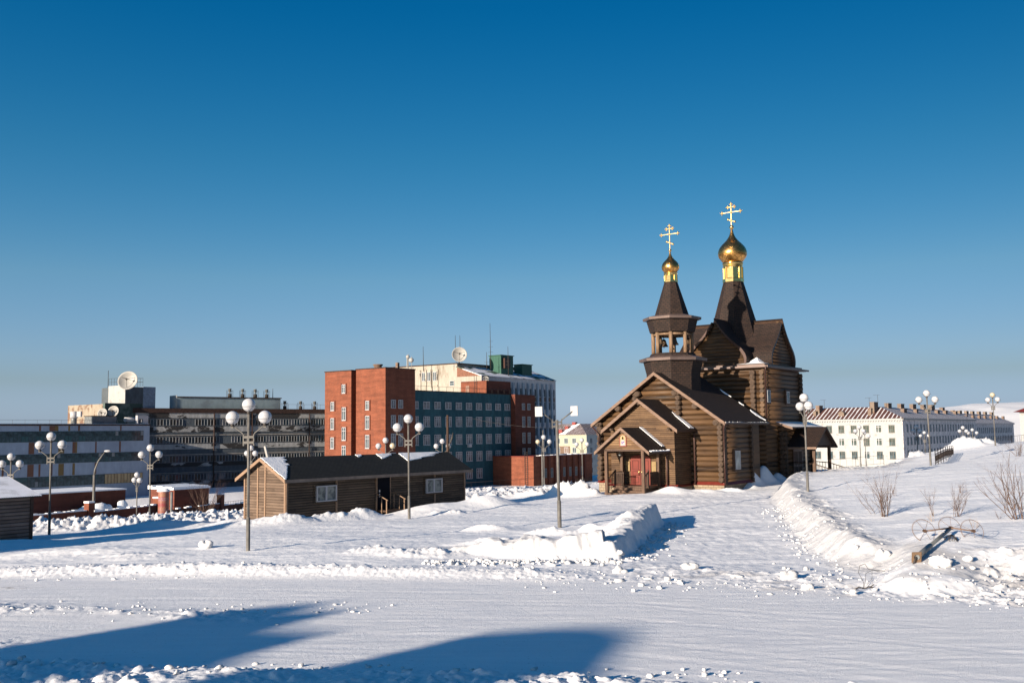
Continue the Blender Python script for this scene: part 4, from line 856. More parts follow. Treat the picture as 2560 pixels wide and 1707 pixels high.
    for T, cu, cv, sg in ((None, TU, TV, -1), (None, TU, TV, 1), (SW, TV, TU, 1), (SW, TV, TU, -1)):
        mb = MB(T); pl = cv + sg * (L - .32)
        mb.prism([(cu + x * .9, z - .2 if z > 9.5 else z) for x, z in full], pl, pl - sg * .2, 1)
        logs(mb, pl, 9.4, 12.9, lambda z: (cu - pw(z), cu + pw(z)), .27, out=sg, r=.15)
        B(mb, 'gable_wall', M_log)
        mb = MB(T); rn = random.Random(9)
        for s_ in (-1, 1):
            z = 10.4
            while z < 12.8: mb.tube([(cu + s_ * pw(z), pl + sg * .0, z), (cu + s_ * pw(z), pl + sg * .27, z)], .085, 8); z += .24
        B(mb, 'gable_log_ends', M_logend)
    # snow lodged between the gables
    mb = MB(); mb.add([(a1 - 1.5, b0 + .1, 9.42), (a1 + .3, b0 - .42, 9.43), (a1 + .38, b0 + .4, 9.43), (a1 - .2, b0 + 1.6, 9.42), (a1 - .75, b0 + .75, 10.0), (a1 - 2.0, b0 - .45, 9.43), (a1 - .45, b0 + .3, 9.62)], [(5, 1, 6), (5, 6, 0), (1, 2, 6), (2, 3, 6), (3, 4, 6), (4, 0, 6)]); B(mb, 'snow_patch', M_snowroof)
    mb = MB(); octo(mb, [(2.7, 10.2), (1.66, 13.6), (.82, 16.62)], c=(TU, TV)); B(mb, 'main_tent_roof', M_shingle)
    drum_dome((TU, TV), .86, 16.6, 18.3, 'main_drum'); onion((TU, TV), 1.2, 18.28, 21.15, .76, 'main_onion_dome', 2.0, .82)
    # side wing with low roof and the small side porch
    mb = MB(); mb.box(4.1, 4.6, 17.1, 23.1, .5, 4.6); logs(mb, 17.0, .56, 4.5, lambda z: (4.1, 4.75)); logs(mb, 4.65, .56, 4.5, lambda z: (16.9, 23.2), axis='v', out=1); B(mb, 'wing_wall', M_log)
    mb = MB(); logcol(mb, 4.65, 16.65, 17.2, .56, 4.3); logcol(mb, 23.1, 4.4, 4.95, .56, 4.4, axis='u'); logcol(mb, 17.0, 4.5, 4.95, .56, 4.3, axis='u'); B(mb, 'corner_logs', M_logend)
    mb = MB(); mb.prism([(4.05, 5.0), (5.55, 4.52), (5.55, 4.42), (4.05, 4.88)], 16.6, 23.9, 1, 1, sides=[0, 1, 1, 1]); wr = B(mb, 'wing_roof', [M_snowroof, M_metal])
    mb = MB(); mb.prism([(3.95, 4.96), (5.6, 4.48), (5.6, 4.32), (3.95, 4.80)], 16.55, 16.598, 1); B(mb, 'barge_board', M_trim, wr)
    mb = MB(SW); gable_roof(mb, 4.6, 7.15, 19.9, 2.55, 2.92, 4.5, .14); sp = B(mb, 'side_porch_roof', [M_shingle, M_darkwood])
    mb = MB(SW); mb.prism([(17.75, 3.02), (22.05, 3.02), (19.9, 4.36)], 6.75, 6.85, 1); B(mb, 'gable_boards', M_darkwood, sp)
    mb = MB(); mb.box(4.8, 7.15, 17.33, 17.38, 2.76, 2.93); B(mb, 'fascia', M_trim, sp)
    for v in (18.05, 21.6): mb = MB(); mb.box(6.6, 6.82, v - .11, v + .11, -.3, 2.98); B(mb, 'side_porch_post', M_post)
    mb = MB(); mb.box(4.8, 6.9, 18.1, 21.6, .2, .6); mb.box(6.9, 7.3, 18.3, 21.4, 0, .35); B(mb, 'side_porch_steps', M_post)
    mb = MB(); mb.box(4.8, 4.86, 18.6, 20.6, .62, 2.72); sdr = B(mb, 'side_door', mat_var('side_door_paint', (.085, .05, .045), .5))
    mb = MB()
    for v in (18.75, 19.7):
        for z0, z1 in ((.8, 1.35), (1.5, 2.55)):
            for k in range(3): mb.box(4.862, 4.88, v + k * .26, v + k * .26 + .17, z0, z1)
    B(mb, 'door_panels', mat_var('side_door_panel', (.05, .03, .028)), sdr)
    for v in (18.05, 21.6):
        mb = MB(); mb.tube([(5.0, v, 1.75), (6.7, v, 1.6), (8.2, v, 1.15)], .035, 6); mb.tube([(5.0, v, .9), (6.7, v, .8), (8.2, v, .45)], .025, 6)
        for i in range(15): u = 5.0 + i * .225; zt = 1.75 - max(0, u - 6.7) * .3 - (u - 5) * .05; mb.tube([(u, v, .3), (u, v, zt)], .02, 4)
        B(mb, 'side_railing', M_darkwood)
    return root
church()
def bells():
    def prof(s_): return [(.42 * s_, 0), (.40 * s_, .06 * s_), (.30 * s_, .2 * s_), (.24 * s_, .42 * s_), (.2 * s_, .6 * s_), (.1 * s_, .7 * s_), (.02 * s_, .72 * s_)]
    for (u, v, s_, lb) in ((-.85, 7.3, .62, 'small bronze bell hanging left of the middle post of the open belfry'), (.45, 6.9, .85, 'largest bronze bell in view, hanging right of the middle belfry post'), (-1.1, 8.3, .8, 'dark bronze bell half hidden behind the left belfry posts'), (.95, 8.2, .7, 'bronze bell behind the right posts of the belfry')):
        z = 11.33 - .72 * s_ - .1; x, y = frame_pt(CH, u, v)
        b = thing('church_bell', lb, 'bell', (x, y, z), -TH, 'bells hanging in the belfry')
        mb = MB(); mb.lathe(prof(s_), (0, 0), 20); mb.build('bell_body', M_bell, b)
        mb = MB(); mb.tube([(0, 0, .72 * s_), (0, 0, .72 * s_ + .13)], .03, 6); mb.build('hanger', M_wire, b)
        mb = MB(); mb.tube([(0, 0, .5 * s_), (0, 0, -.05)], .015, 5); mb.sphere((0, 0, -.06), .035, 6); mb.build('clapper', M_wire, b)
bells()

# ---------------------------------------------------------------- the long wooden cabin
def cabin():
    d0 = 53.0; p = at(713, 1279, d0); O = (p.x, p.y); L, W = 14.5, 3.5; zw = 2.12 + 0
    r = thing('wooden_cabin', 'long low wooden cabin with dark roof, light gable end and black door', 'cabin', (O[0], O[1], 0), -R(38))
    B = lambda mb, n, m_, p_=r, **k: mb.build(n, m_, p_, **k)
    ze, zr = 2.12, 3.06; zb = -.7
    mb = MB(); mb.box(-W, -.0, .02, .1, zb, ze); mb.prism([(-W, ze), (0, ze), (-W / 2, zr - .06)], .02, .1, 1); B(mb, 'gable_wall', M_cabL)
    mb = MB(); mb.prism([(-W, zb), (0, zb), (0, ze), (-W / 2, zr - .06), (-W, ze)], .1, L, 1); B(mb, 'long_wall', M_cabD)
    for u in (-W + .05, -.05, -W * .66, -W * .48): mb = MB(); mb.box(u - .05, u + .05, -.02, .018, zb, ze if abs(u + W / 2) > .9 else zr - .2); B(mb, 'corner_board' if u in (-W + .05, -.05) else 'wall_batten', M_cabT)
    for v, z0, z1 in ((.08, zb, ze), (L - .08, zb, ze), (3.55, zb, 2.1), (11.6, zb, 2.1)): mb = MB(); mb.box(.002, .05, v - .06, v + .06, z0, z1); B(mb, 'corner_board' if v in (.08, L - .08) else 'wall_batten', M_cabT)
    mb = MB(); gable_roof(mb, -.3, L + .35, -W / 2, W / 2 + .36, 1.98, 3.12, .12); rf = B(mb, 'roof', [M_cshingle, M_cabD])
    mb = MB(); barge(mb, -.3, -W / 2, W / 2 + .36, 1.98, 3.12, .16, .05); B(mb, 'barge_board', M_cabT, rf)
    mb = MB(); mb.box(.28, .37, -.3, L + .35, 1.82, 1.99); B(mb, 'fascia', M_fascia, rf)
    sl_ = (3.12 - 1.98) / (W / 2 + .36); rn = random.Random(4)
    def patch(v0, v1, u0, u1, seed, n=16):
        rn = random.Random(seed); vs = []; m_ = []
        for i in range(n + 1):
            u = u0 + (u1 - u0) * i / n; k = 1 - (i / n) ** 1.5
            va = v0 + rn.uniform(-.04, .04); vb = v0 + (v1 - v0) * k * rn.uniform(.75, 1.05) + .1; zz = 3.12 - sl_ * abs(u + W / 2)
            vs += [(u, va, zz + .004), (u, vb, zz + .004), (u, va, zz + .05), (u, max(va + .02, vb - .05), zz + .045)]
        fs = []
        for i in range(n): a = i * 4; b = a + 4; fs += [(a + 2, a + 3, b + 3, b + 2), (a, a + 2, b + 2, b), (a + 1, a + 3, b + 3, b + 1)]
        fs += [(0, 1, 3, 2), (n * 4, n * 4 + 1, n * 4 + 3, n * 4 + 2)]
        mb = MB(); mb.add(vs, fs); B(mb, 'roof_snow', M_snowroof, rf)
    patch(-.28, 1.3, -W / 2 + .02, .3, 1, 22); patch(10.2, 14.0, -W / 2 + .02, -.9, 2); patch(8.3, 9.6, -W / 2 + .02, -1.25, 3, 10); patch(6.6, 7.1, -W / 2 + .02, -1.5, 4, 6)
    for v, lb in ((2.75, 1), (11.45, 1)):
        mb = MB(); mb.box(.002, .06, v - .82, v + .82, .62, 1.64); wn = B(mb, 'window', M_cabD)
        mb = MB(); z0, z1 = .70, 1.56; a, b = v - .72, v + .72
        for q in ((a, a + .07, z0, z1), (b - .07, b, z0, z1), (a + .07, b - .07, z1 - .07, z1), (a + .07, b - .07, z0, z0 + .07), (v - .1, v + .02, z0 + .07, z1 - .07)): mb.box(.062, .17, q[0], q[1], q[2], q[3])
        B(mb, 'frame', M_white, wn); mb = MB(); mb.box(.062, .085, a + .07, b - .07, z0 + .07, z1 - .07); B(mb, 'pane', mat_stain('frosty_pane', (.26, .27, .25), (.12, .13, .13), 1.6, .48, .56), wn)
    v = 7.15
    mb = MB(); mb.box(.002, .09, v - .5, v + .5, .0, 2.03 - .18); dr = B(mb, 'door', M_black)
    mb = MB(); mb.box(.092, .12, v - .40, v - .32, .98, 1.12); mb.box(.092, .13, v - .40, v - .35, .7, .9); B(mb, 'door_handle', M_white, dr)
    mb = MB(); mb.box(.002, .08, v - .58, v - .502, -.1, 1.88); mb.box(.002, .08, v + .502, v + .58, -.1, 1.86); B(mb, 'door_jamb', M_cabT)
    mb = MB(); mb.box(.05, .14, v - .05, v + .08, 1.84, 1.95); B(mb, 'door_light', M_white)
    mb = MB(); mb.box(.08, 1.0, v - .65, v + .65, -.12, -.03); mb.box(.9, 1.25, v - .65, v + .65, -.3, -.2); B(mb, 'door_step', M_darkwood)
    for s_ in (-1, 1):
        mb = MB(); q = v + s_ * .72; mb.tube([(.12, q, .95), (1.15, q, .55)], .035, 4); mb.tube([(.2, q, -.3), (.2, q, .92)], .04, 4); mb.tube([(1.05, q, -.4), (1.05, q, .6)], .04, 4); mb.tube([(.65, q, -.3), (.65, q, .74)], .025, 4); B(mb, 'handrail', M_cabT)
    return r, O
cab, CO = cabin()
def on_cabin(u, v): return (CO[0] + math.cos(R(38)) * u + math.sin(R(38)) * v, CO[1] - math.sin(R(38)) * u + math.cos(R(38)) * v)
x, y = on_cabin(-1.9, .35); mb = MB(); mb.prism([(-.07, 0), (.07, 0), (.07, .75), (-.07, .75)], -.04, .04, 1); mb.tube([(0, 0, -.1), (0, 0, .1)], .03, 6)
o = mb.build('leaning_antenna', [M_dish]); o.location = (x, y, 3.05); o.rotation_euler = (0, R(-22), -R(38)); tag(o, 'narrow pale antenna panel leaning on the ridge at the cabin gable', 'antenna')

# plank shed at the left edge
def shed():
    p = at(79, 1333, 48.5); r = thing('plank_shed', 'weathered plank shed with a snow-dusted corrugated roof at the left edge', 'shed', (p.x, p.y, 0), -TH)
    L = 13.0; H = 1.62
    mb = MB(); mb.prism([(-6, -1.8), (0, -1.8), (0, H), (-3, H + .75), (-6, H)], -L, 0, 1); mb.build('wall', M_shed, r)
    mb = MB(); mb.box(.002, .05, -.12, .03, -1.6, H); mb.box(.002, .05, -2.5, -2.4, -1.6, H); mb.build('corner_board', M_darkwood, r)
    mb = MB(); n = 60; vs = []; fs = []
    N = 240
    for i in range(N + 1):
        v = -L - .2 + (L + .55) * i / N; c = .012 * (1 if i % 2 else -1)
        vs += [(.28, v, H - .06 + c), (-3, v, H + .81 + c), (-6.28, v, H - .06 + c)]
    for i in range(N): a = i * 3; fs += [(a, a + 3, a + 4, a + 1), (a + 1, a + 4, a + 5, a + 2)]
    mb.add(vs, fs); mb.add([(x, y, z - .05) for x, y, z in vs], [tuple(reversed(f)) for f in fs], 1); mb.build('corrugated_roof', [mat_stain('snow_dusted_metal', (.55, .58, .66), (.28, .30, .36), 1.2, .5, .7), M_steelD], r, recalc=False)
shed()

# ---------------------------------------------------------------- lamp posts
def globe_lamp():
    r = thing('globe_lamp_post', 'x', 'lamp post')
    mb = MB(); mb.tube([(0, 0, -1.2), (0, 0, 1.1)], .075, 12); mb.tube([(0, 0, 1.1), (0, 0, 1.16)], [.075, .05], 12); mb.tube([(0, 0, 1.16), (0, 0, 4.95)], .05, 12); mb.build('pole', M_steel, r)
    mb = MB()
    for z in (3.86, 4.06): mb.box(-.2, .2, -.045, .045, z - .045, z + .045)
    mb.box(-.21, -.17, -.03, .03, 3.74, 4.16); mb.box(.17, .21, -.03, .03, 3.74, 4.16); mb.build('bracket', M_steel, r)
    for s_ in (-1, 1): mb = MB(); mb.tube([(s_ * .19, 0, 4.12), (s_ * .22, 0, 4.2), (s_ * .56, 0, 4.46), (s_ * .6, 0, 4.47), (s_ * .6, 0, 4.55)], .024, 6); mb.box(s_ * .6 - .05, s_ * .6 + .05, -.05, .05, 4.40, 4.50); mb.build('arm', M_steel, r)
    for x, z in ((0, 5.24), (-.6, 4.78), (.6, 4.78)):
        mb = MB(); mb.sphere((x, 0, z), .245, 14); g = mb.build('globe', M_globe, r)
        mb = MB(); n = 24
        mb.tube([(x + .31 * math.cos(t), .31 * math.sin(t), z - .06) for t in [2 * math.pi * i / n for i in range(n + 1)]], .006, 4, caps=False)
        for k in range(4):
            a = k * math.pi / 2 + .4; mb.tube([(x + .31 * math.cos(a), .31 * math.sin(a), z - .06), (x + .26 * math.cos(a), .26 * math.sin(a), z - .18), (x + .06 * math.cos(a), .06 * math.sin(a), z - .29)], .005, 4)
        mb.tube([(x, 0, z - .33), (x, 0, z - .215)], .075, 10); mb.build('globe_cage', M_wire, g)
    return r
lamp0 = globe_lamp(); index_kids(lamp0)
# px, py of the foot, distance, turn of the arms (deg), tilt, yellowed globe index, label
LAMPS = [(620, 1372, 36.8, 0, 'tallest three-globe lamp post, standing in the snow in front of the cabin gable'),
 (1023, 1293, 53.7, 4, 'three-globe lamp post beside the cabin door and steps'),
 (123, 1333, 54.8, -4, 'three-globe lamp post rising beside the plank shed'),
 (374, 1313, 68.5, 2, 'slim three-globe lamp post by the advertising column on the left'),
 (22, 1343, 66, 3, 'three-globe lamp post half cut off at the left edge above the shed'),
 (341, 1338, 88, 48, 'small lamp post with clustered globes left of the advertising column'),
 (627, 1272, 87, 40, 'distant lamp globes peeking out behind the tallest lamp post and cabin gable'),
 (965, 1260, 83, 8, 'lamp post whose three globes show above the cabin roof below the red brick corner'),
 (1106, 1242, 95, 12, 'lamp post with globes above the snowy cabin roof end by the utility pole'),
 (1361, 1221, 103, 8, 'three-globe lamp post before the low brick annex, close left of the floodlight pole'),
 (1457, 1217, 113, -5, 'three-globe lamp post between the floodlight pole and the church porch'),
 (2020, 1232, 55.4, 84, 'lamp post seen edge-on in front of the church side porch'),
 (2327, 1163, 73, -2, 'large three-globe lamp post on the hill next to the ornamental railing'),
 (2489, 1121, 98, 70, 'lamp post with overlapping globes on the hilltop at the right'),
 (2153, 1182, 115, 62, 'left lamp post of the close pair before the sunlit apartment front'),
 (2166, 1170, 150, 40, 'slimmer right lamp post of the close pair before the sunlit apartment front'),
 (2297, 1182, 115, 80, 'shaded blue-globed lamp post left of the large hill lamp post'),
 (2315, 1168, 152, 40, 'small bright-globed lamp post right behind the large hill lamp post'),
 (2412, 1168, 133, 72, 'small lamp post rising from the snow heap before the shaded apartment side'),
 (2436, 1161, 152, 38, 'smallest lamp post, right of the snow heap before the gap between apartment blocks')]
first = True
for i, (px, py, d, rz, lb) in enumerate(LAMPS):
    p = at(px, py, d); l = lamp0 if i == 0 else copy_tree(lamp0)
    l.location = p; l.rotation_euler = (R(random.uniform(-.4, .4)), R(-.45 if i < 4 else random.uniform(-.6, .4)), R(-rz)); l['label'] = lb; l['group'] = 'three-globe lamp posts'
    if i in (9, 13, 7):
        gl = [c for c in COL.objects if c.parent == l and c.name.startswith('globe') and not c.name.startswith('globe_c')]
        k = {9: 1, 13: 0, 7: 2}[i]; me = gl[k].data.copy(); me.materials.clear(); me.materials.append(M_globeY); gl[k].data = me; gl[k]['label'] = 'yellowed globe'
# floodlight pole
p = at(1399, 1311, 47.0); r = thing('floodlight_pole', 'pale steel pole carrying two square floodlight panels on raised arms', 'floodlight', (p.x, p.y, p.z), R(14)); r.rotation_euler = (0, R(-.6), R(12))
mb = MB(); mb.tube([(0, 0, -.6), (0, 0, 1.08)], .095, 12); mb.tube([(0, 0, 1.08), (0, 0, 1.13)], [.095, .07], 12); mb.tube([(0, 0, 1.13), (0, 0, 4.86)], .07, 12); mb.build('pole', M_steel, r)
mb = MB(); mb.box(-.24, .24, -.05, .05, 4.52, 4.60); mb.box(-.24, .24, -.05, .05, 4.72, 4.80); mb.box(-.25, -.21, -.03, .03, 4.46, 4.9); mb.box(.21, .25, -.03, .03, 4.46, 4.9); mb.build('bracket', M_steel, r)
for s_ in (-1, 1):
    mb = MB(); mb.tube([(s_ * .23, 0, 4.86), (s_ * .78, 0, 5.26)], .028, 6); mb.build('arm', M_steel, r)
    mb = MB(lambda q, s_=s_: (s_ * .86 + q[0] * math.cos(.45) + q[1] * math.sin(.45), -q[0] * math.sin(.45) + q[1] * math.cos(.45), 5.27 + q[2])); mb.box(-.17, .17, -.06, .06, -.23, .23)
    fl = mb.build('floodlight_panel', M_white, r)
    mb.v = []; mb.f = []; mb.mi = []; mb.sm = []
    for a in range(3):
        for b in range(5):
            cx, cz = -.1 + a * .1, -.16 + b * .08; mb.box(cx - .018, cx + .018, -.066, -.061, cz - .012, cz + .012)
    mb.build('led_grid', M_dish, fl)
    mb.v = []; mb.f = []; mb.mi = []; mb.sm = []; mb.box(-.12, .12, .061, .14, -.15, .15); mb.build('driver_box', M_steelD, fl)
# curved road lamp, thin pole and utility pole
p = at(233, 1296, 95); r = thing('curved_street_lamp', 'grey street lamp with a bent arm standing behind the left snow bank', 'street lamp', p, 0)
mb = MB(); mb.tube([(0, 0, -2), (0, 0, 4.1)], .13, 8); mb.tube([(0, 0, 4.1), (.05, 0, 4.6), (.35, 0, 5.4), (.95, 0, 6.25)], [.09, .08, .07, .06], 8); mb.build('pole', M_steel, r)
mb = MB(); mb.sphere((0, 0, 0), .17, 6); mb.v = [(1.2 + x * 2.0, y, 6.32 + z * .7) for x, y, z in mb.v]; mb.build('lamp_head', M_white, r)
p = at(1356.5, 1214, 112); mb = MB(); mb.tube([(0, 0, -2), (0, 0, 3.4), (-.02, 0, 3.5)], [.12, .1, .09], 8); mb.tube([(0, 0, 3.5), (.15, 0, 6.2)], .06, 6)
o = mb.build('thin_pole', M_steel); o.location = p; tag(o, 'thin pale pole leaning just left of the lamp post before the low brick annex', 'pole')
p = at(1119, 1290, 92); r = thing('utility_pole', 'dark wooden utility pole with a broken stay sticking up behind the cabin roof end', 'utility pole', p, 0)
mb = MB(); mb.tube([(0, 0, -1), (0.05, 0, 9.2)], [.15, .11], 8); mb.build('pole', M_darkwood, r)
mb = MB(); mb.tube([(.08, 0, 5.6), (.25, 0, 6.6), (.45, 0, 7.1), (.55, 0, 7.6)], [.05, .05, .09, .04], 6); mb.tube([(.05, 0, 4.6), (.3, .1, 5.2), (.2, 0, 5.9)], .03, 5); mb.build('broken_stay', M_wire, r)

# knocked-down lamp post on the snow
def fallen():
    def seat(px, py, off, d=28.0):
        for _ in range(80):
            q = at(px, py, d); d = min(max(d + (q.z - gz(q.x, q.y) - off) * 1.5, 20), 60)
        return q
    b = seat(2292, 1392, .17); t = at(2374, 1322, b.y + 3.3)
    if t.z < gz(t.x, t.y) + .2: t = seat(2374, 1322, .3)
    dy0 = t.y - 31.6
    ax = (t - b); Lp = ax.length; q = ax.to_track_quat('Z', 'Y')
    r = thing('fallen_lamp_post', 'knocked-down lamp post lying on the snow with three bare globe hoops and torn cables', 'lamp post', b); 
    mb = MB(); mb.tube([b - b, (t - b) * .38], .078, 12); mb.tube([(t - b) * .38, t - b], .058, 12); mb.build('pole', M_steelD, r)
    f = ax.normalized(); side = Vector((1, 0.15, 0)).normalized(); upv = side.cross(f).normalized()
    if upv.z < 0: upv = -upv
    mb = MB(); e = .15; n = 16; ring = [(.075 * math.cos(2 * math.pi * i / n), .075 * math.sin(2 * math.pi * i / n)) for i in range(n)]
    sq = [(e, 0), (e, e), (0, e), (-e, e), (-e, 0), (-e, -e), (0, -e), (e, -e)]
    def P(a, c, d): return tuple(side * a + upv * c + f * d)
    vs = []; 
    for dd in (-.03, .0):
        vs += [P(a, c, dd) for a, c in ring]
        for i in range(n):
            an = 2 * math.pi * i / n; m_ = max(abs(math.cos(an)), abs(math.sin(an))); vs.append(P(e * math.cos(an) / m_, e * math.sin(an) / m_, dd))
    fs = []
    for i in range(n):
        j = (i + 1) % n; fs += [(i, j, n + j, n + i), (2 * n + i, 3 * n + i, 3 * n + j, 2 * n + j), (n + i, n + j, 3 * n + j, 3 * n + i), (i, 2 * n + i, 2 * n + j, j)]
    mb.add(vs, fs); mb.build('base_plate', M_orange, r)
    mb = MB(); mb.tube([P(-.02, .0, .1), P(0, 0, -.1), P(-.05, -.12, -.14), P(-.12, -.3, -.05)], .022, 6); mb.build('cable', M_wire, r)
    c0 = t - b
    vi = Vector((0, 1, 0)); rx = Vector((1, 0, -.06)).normalized(); rzv = Vector((0.0, .35, 1)).normalized()
    for k, (px, py, dy) in enumerate(((2309, 1326, 31.2), (2374, 1318, 32.4), (2430, 1326, 31.4))):
        c = at(px, py, dy + dy0) - b; rr = .355 * (dy + dy0) / dy; n = 36
        mb = MB(); mb.tube([c + rx * rr * math.cos(a) + rzv * rr * math.sin(a) for a in [2 * math.pi * i / n for i in range(n + 1)]], .007, 4, caps=False)
        mb.tube([c + rx * rr * .97 * math.cos(a) + rzv * rr * .97 * math.sin(a) - vi * .03 for a in [2 * math.pi * i / n for i in range(n + 1)]], .005, 4, caps=False)
        for j in range(6): a = j * math.pi / 3 + .3 * k; mb.tube([c - vi * .12, c + rx * rr * math.cos(a) + rzv * rr * math.sin(a)], .006, 4)
        mb.build('globe_hoop', M_trim, r)
        mb = MB(); mb.tube([c - vi * .16, c - vi * .02], .05, 8); mb.build('lamp_socket', M_darkwood, r)
        if k != 1:
            mb = MB(); mb.tube([c0 + Vector((0, -.1, .05)), c - vi * .12], .022, 6); mb.build('arm', M_trim, r)
    mb = MB(); cb = at(2353, 1334, 31.0 + dy0) - b; mb.box(cb.x - .08, cb.x + .08, cb.y - .05, cb.y + .05, cb.z - .07, cb.z + .07); mb.build('junction_box', M_white, r)
    rn = random.Random(3)
    mb = MB()
    for i in range(16):
        s0 = at(2378, 1336, 31.0 + dy0) - b; e0 = s0 + Vector((rn.uniform(-.28, .22), rn.uniform(-.5, .1), -rn.uniform(.1, .34))); mb.tube([s0, (s0 + e0) / 2 + Vector((rn.uniform(-.1, .1), 0, rn.uniform(0, .1))), e0], .009, 4)
    mb.build('torn_cables', M_wire, r)
fallen()
def wires():
    rn = random.Random(8); b = at(2156, 1424, 28.0); b.z = gz(b.x, b.y)
    mb = MB()
    mb.tube([(0, 0, -.05), (.02, 0, .2), (-.08, .1, .45), (.0, .2, .62), (.18, .3, .66), (.3, .4, .5), (.8, .5, .42)], .007, 5)
    mb.tube([(0, 0, -.05), (.08, 0, .3), (.12, .1, .42), (.35, .2, .5), (.55, .2, .45)], .006, 5); mb.tube([(0, 0, 0), (.25, 0, .1), (.3, .1, .5)], .004, 4); mb.tube([(.0, 0, 0), (.28, .05, .3)], .004, 4)
    mb.tube([(0, 0, .0), (.15, -.02, .08), (.3, 0, .04), (.48, 0, .06)], .02, 6); mb.tube([(.2, 0, .07), (.3, -.03, .14)], .014, 5); mb.tube([(.1, -.05, .02), (.55, -.05, .03)], .014, 5); mb.tube([(-.25, 0, .0), (-.1, .02, .07), (0, 0, .03)], .018, 5)
    o = mb.build('torn_wires', M_wire); o.location = b; tag(o, 'dark torn cable ends curling out of the soil patch left of the fallen lamp post', 'cable')
wires()

# ---------------------------------------------------------------- bare shrubs
def shrub(px, py, d, h, stems, spread, seed, lb, mat=None, th=.012, lean=(0, 0), sub=1.0, nm='bare_shrub'):
    rn = random.Random(seed); mb = MB()
    def branch(p, dr, L, r, lev):
        n = 5; pts = [p]; rad = [r]; q = p
        for i in range(n):
            dr = (dr + Vector((rn.gauss(0, .14), rn.gauss(0, .14), rn.gauss(0, .06) + .03))).normalized(); q = q + dr * L / n; pts.append(q); rad.append(r * (1 - .75 * (i + 1) / n))
        mb.tube(pts, rad, 4 if lev else 5, caps=False)
        if lev < 2:
            for k in range(int((5 if lev == 0 else 3) * sub)):
                i = rn.randint(1, n - 1); s_ = Vector((rn.gauss(0, 1), rn.gauss(0, 1), rn.uniform(.2, 1))).normalized(); branch(pts[i], (dr * .8 + s_ * .55).normalized(), L * rn.uniform(.3, .55), rad[i] * .6, lev + 1)
    for i in range(stems):
        a = rn.uniform(0, 6.28); s_ = spread * rn.uniform(.2, 1); b = Vector((math.cos(a) * .12 * spread * 2, math.sin(a) * .12 * spread, -.1))
        branch(b, Vector((math.cos(a) * s_ + lean[0], math.sin(a) * s_ + lean[1], 1)).normalized(), h * rn.uniform(.6, 1.05), th * rn.uniform(.7, 1.2), 0)
    o = mb.build(nm, mat or M_bark, recalc=False); p = at(px, py, d); o.location = (p.x, p.y, gz(p.x, p.y)); tag(o, lb, 'shrub', 'bare shrubs'); return o
def onhill(px, py):
    d = 28.0
    for _ in range(60):
        p = at(px, py, d); e = p.z - gz(p.x, p.y); d += e * 2.2; d = min(max(d, 20), 90)
    return d
for a in ((2212, 1290, 2.1, 15, .35, 1, 'dense upright bare shrub midway up the snowy hillside', None, .013, (0, 0)), (2188, 1286, 1.9, 3, .25, 2, 'few stems leaning far left out of the snow beside the dense shrub', None, .012, (-.95, 0)),
          (2390, 1288, 1.5, 10, .42, 3, 'bare shrub on the hillside just above the fallen lamp hoops', None, .010, (0.05, 0)), (2333, 1288, 1.3, 4, .25, 4, 'thin few-stemmed shrub above the left hoop of the fallen lamp', None, .009, (-.1, 0)),
          (2545, 1296, 2.9, 11, .7, 5, 'largest bare shrub with wide branches at the right edge of the hillside', None, .016, (-.25, 0)), (2400, 1233, .8, 4, .2, 6, 'little tuft of red twigs high on the hillside', None, .008, (0, 0)),
          (2240, 1238, .75, 5, .5, 7, 'sparse thin twigs behind the dense shrub', None, .006, (-.1, 0)), (2330, 1303, .55, 6, .3, 8, 'pale dry grass stalks beside the left hoop of the fallen lamp', M_dry, .005, (-.25, 0)), (2440, 1318, .5, 5, .35, 9, 'pale dry stalks at the right hoop of the fallen lamp', M_dry, .004, (0, 0)), (2548, 1140, 1.7, 12, .8, 10, 'tangled shrub on the hill crest at the right edge', None, .012, (0, 0)), (2505, 1296, .5, 3, .3, 11, 'low thin twigs left of the largest shrub', None, .005, (-.4, 0))):
    shrub(a[0], a[1], onhill(a[0], a[1]), a[2], a[3], a[4], a[5], a[6], a[7], a[8], a[9], nm='dry_plant' if a[7] else 'bare_shrub')
shrub(510, 1282, 86, 3.6, 16, .55, 21, 'tall brown leafless shrub behind the snow bank left of the cabin', mat_var('brown_twigs', (.10, .06, .045), .8), .02, (0.1, 0))

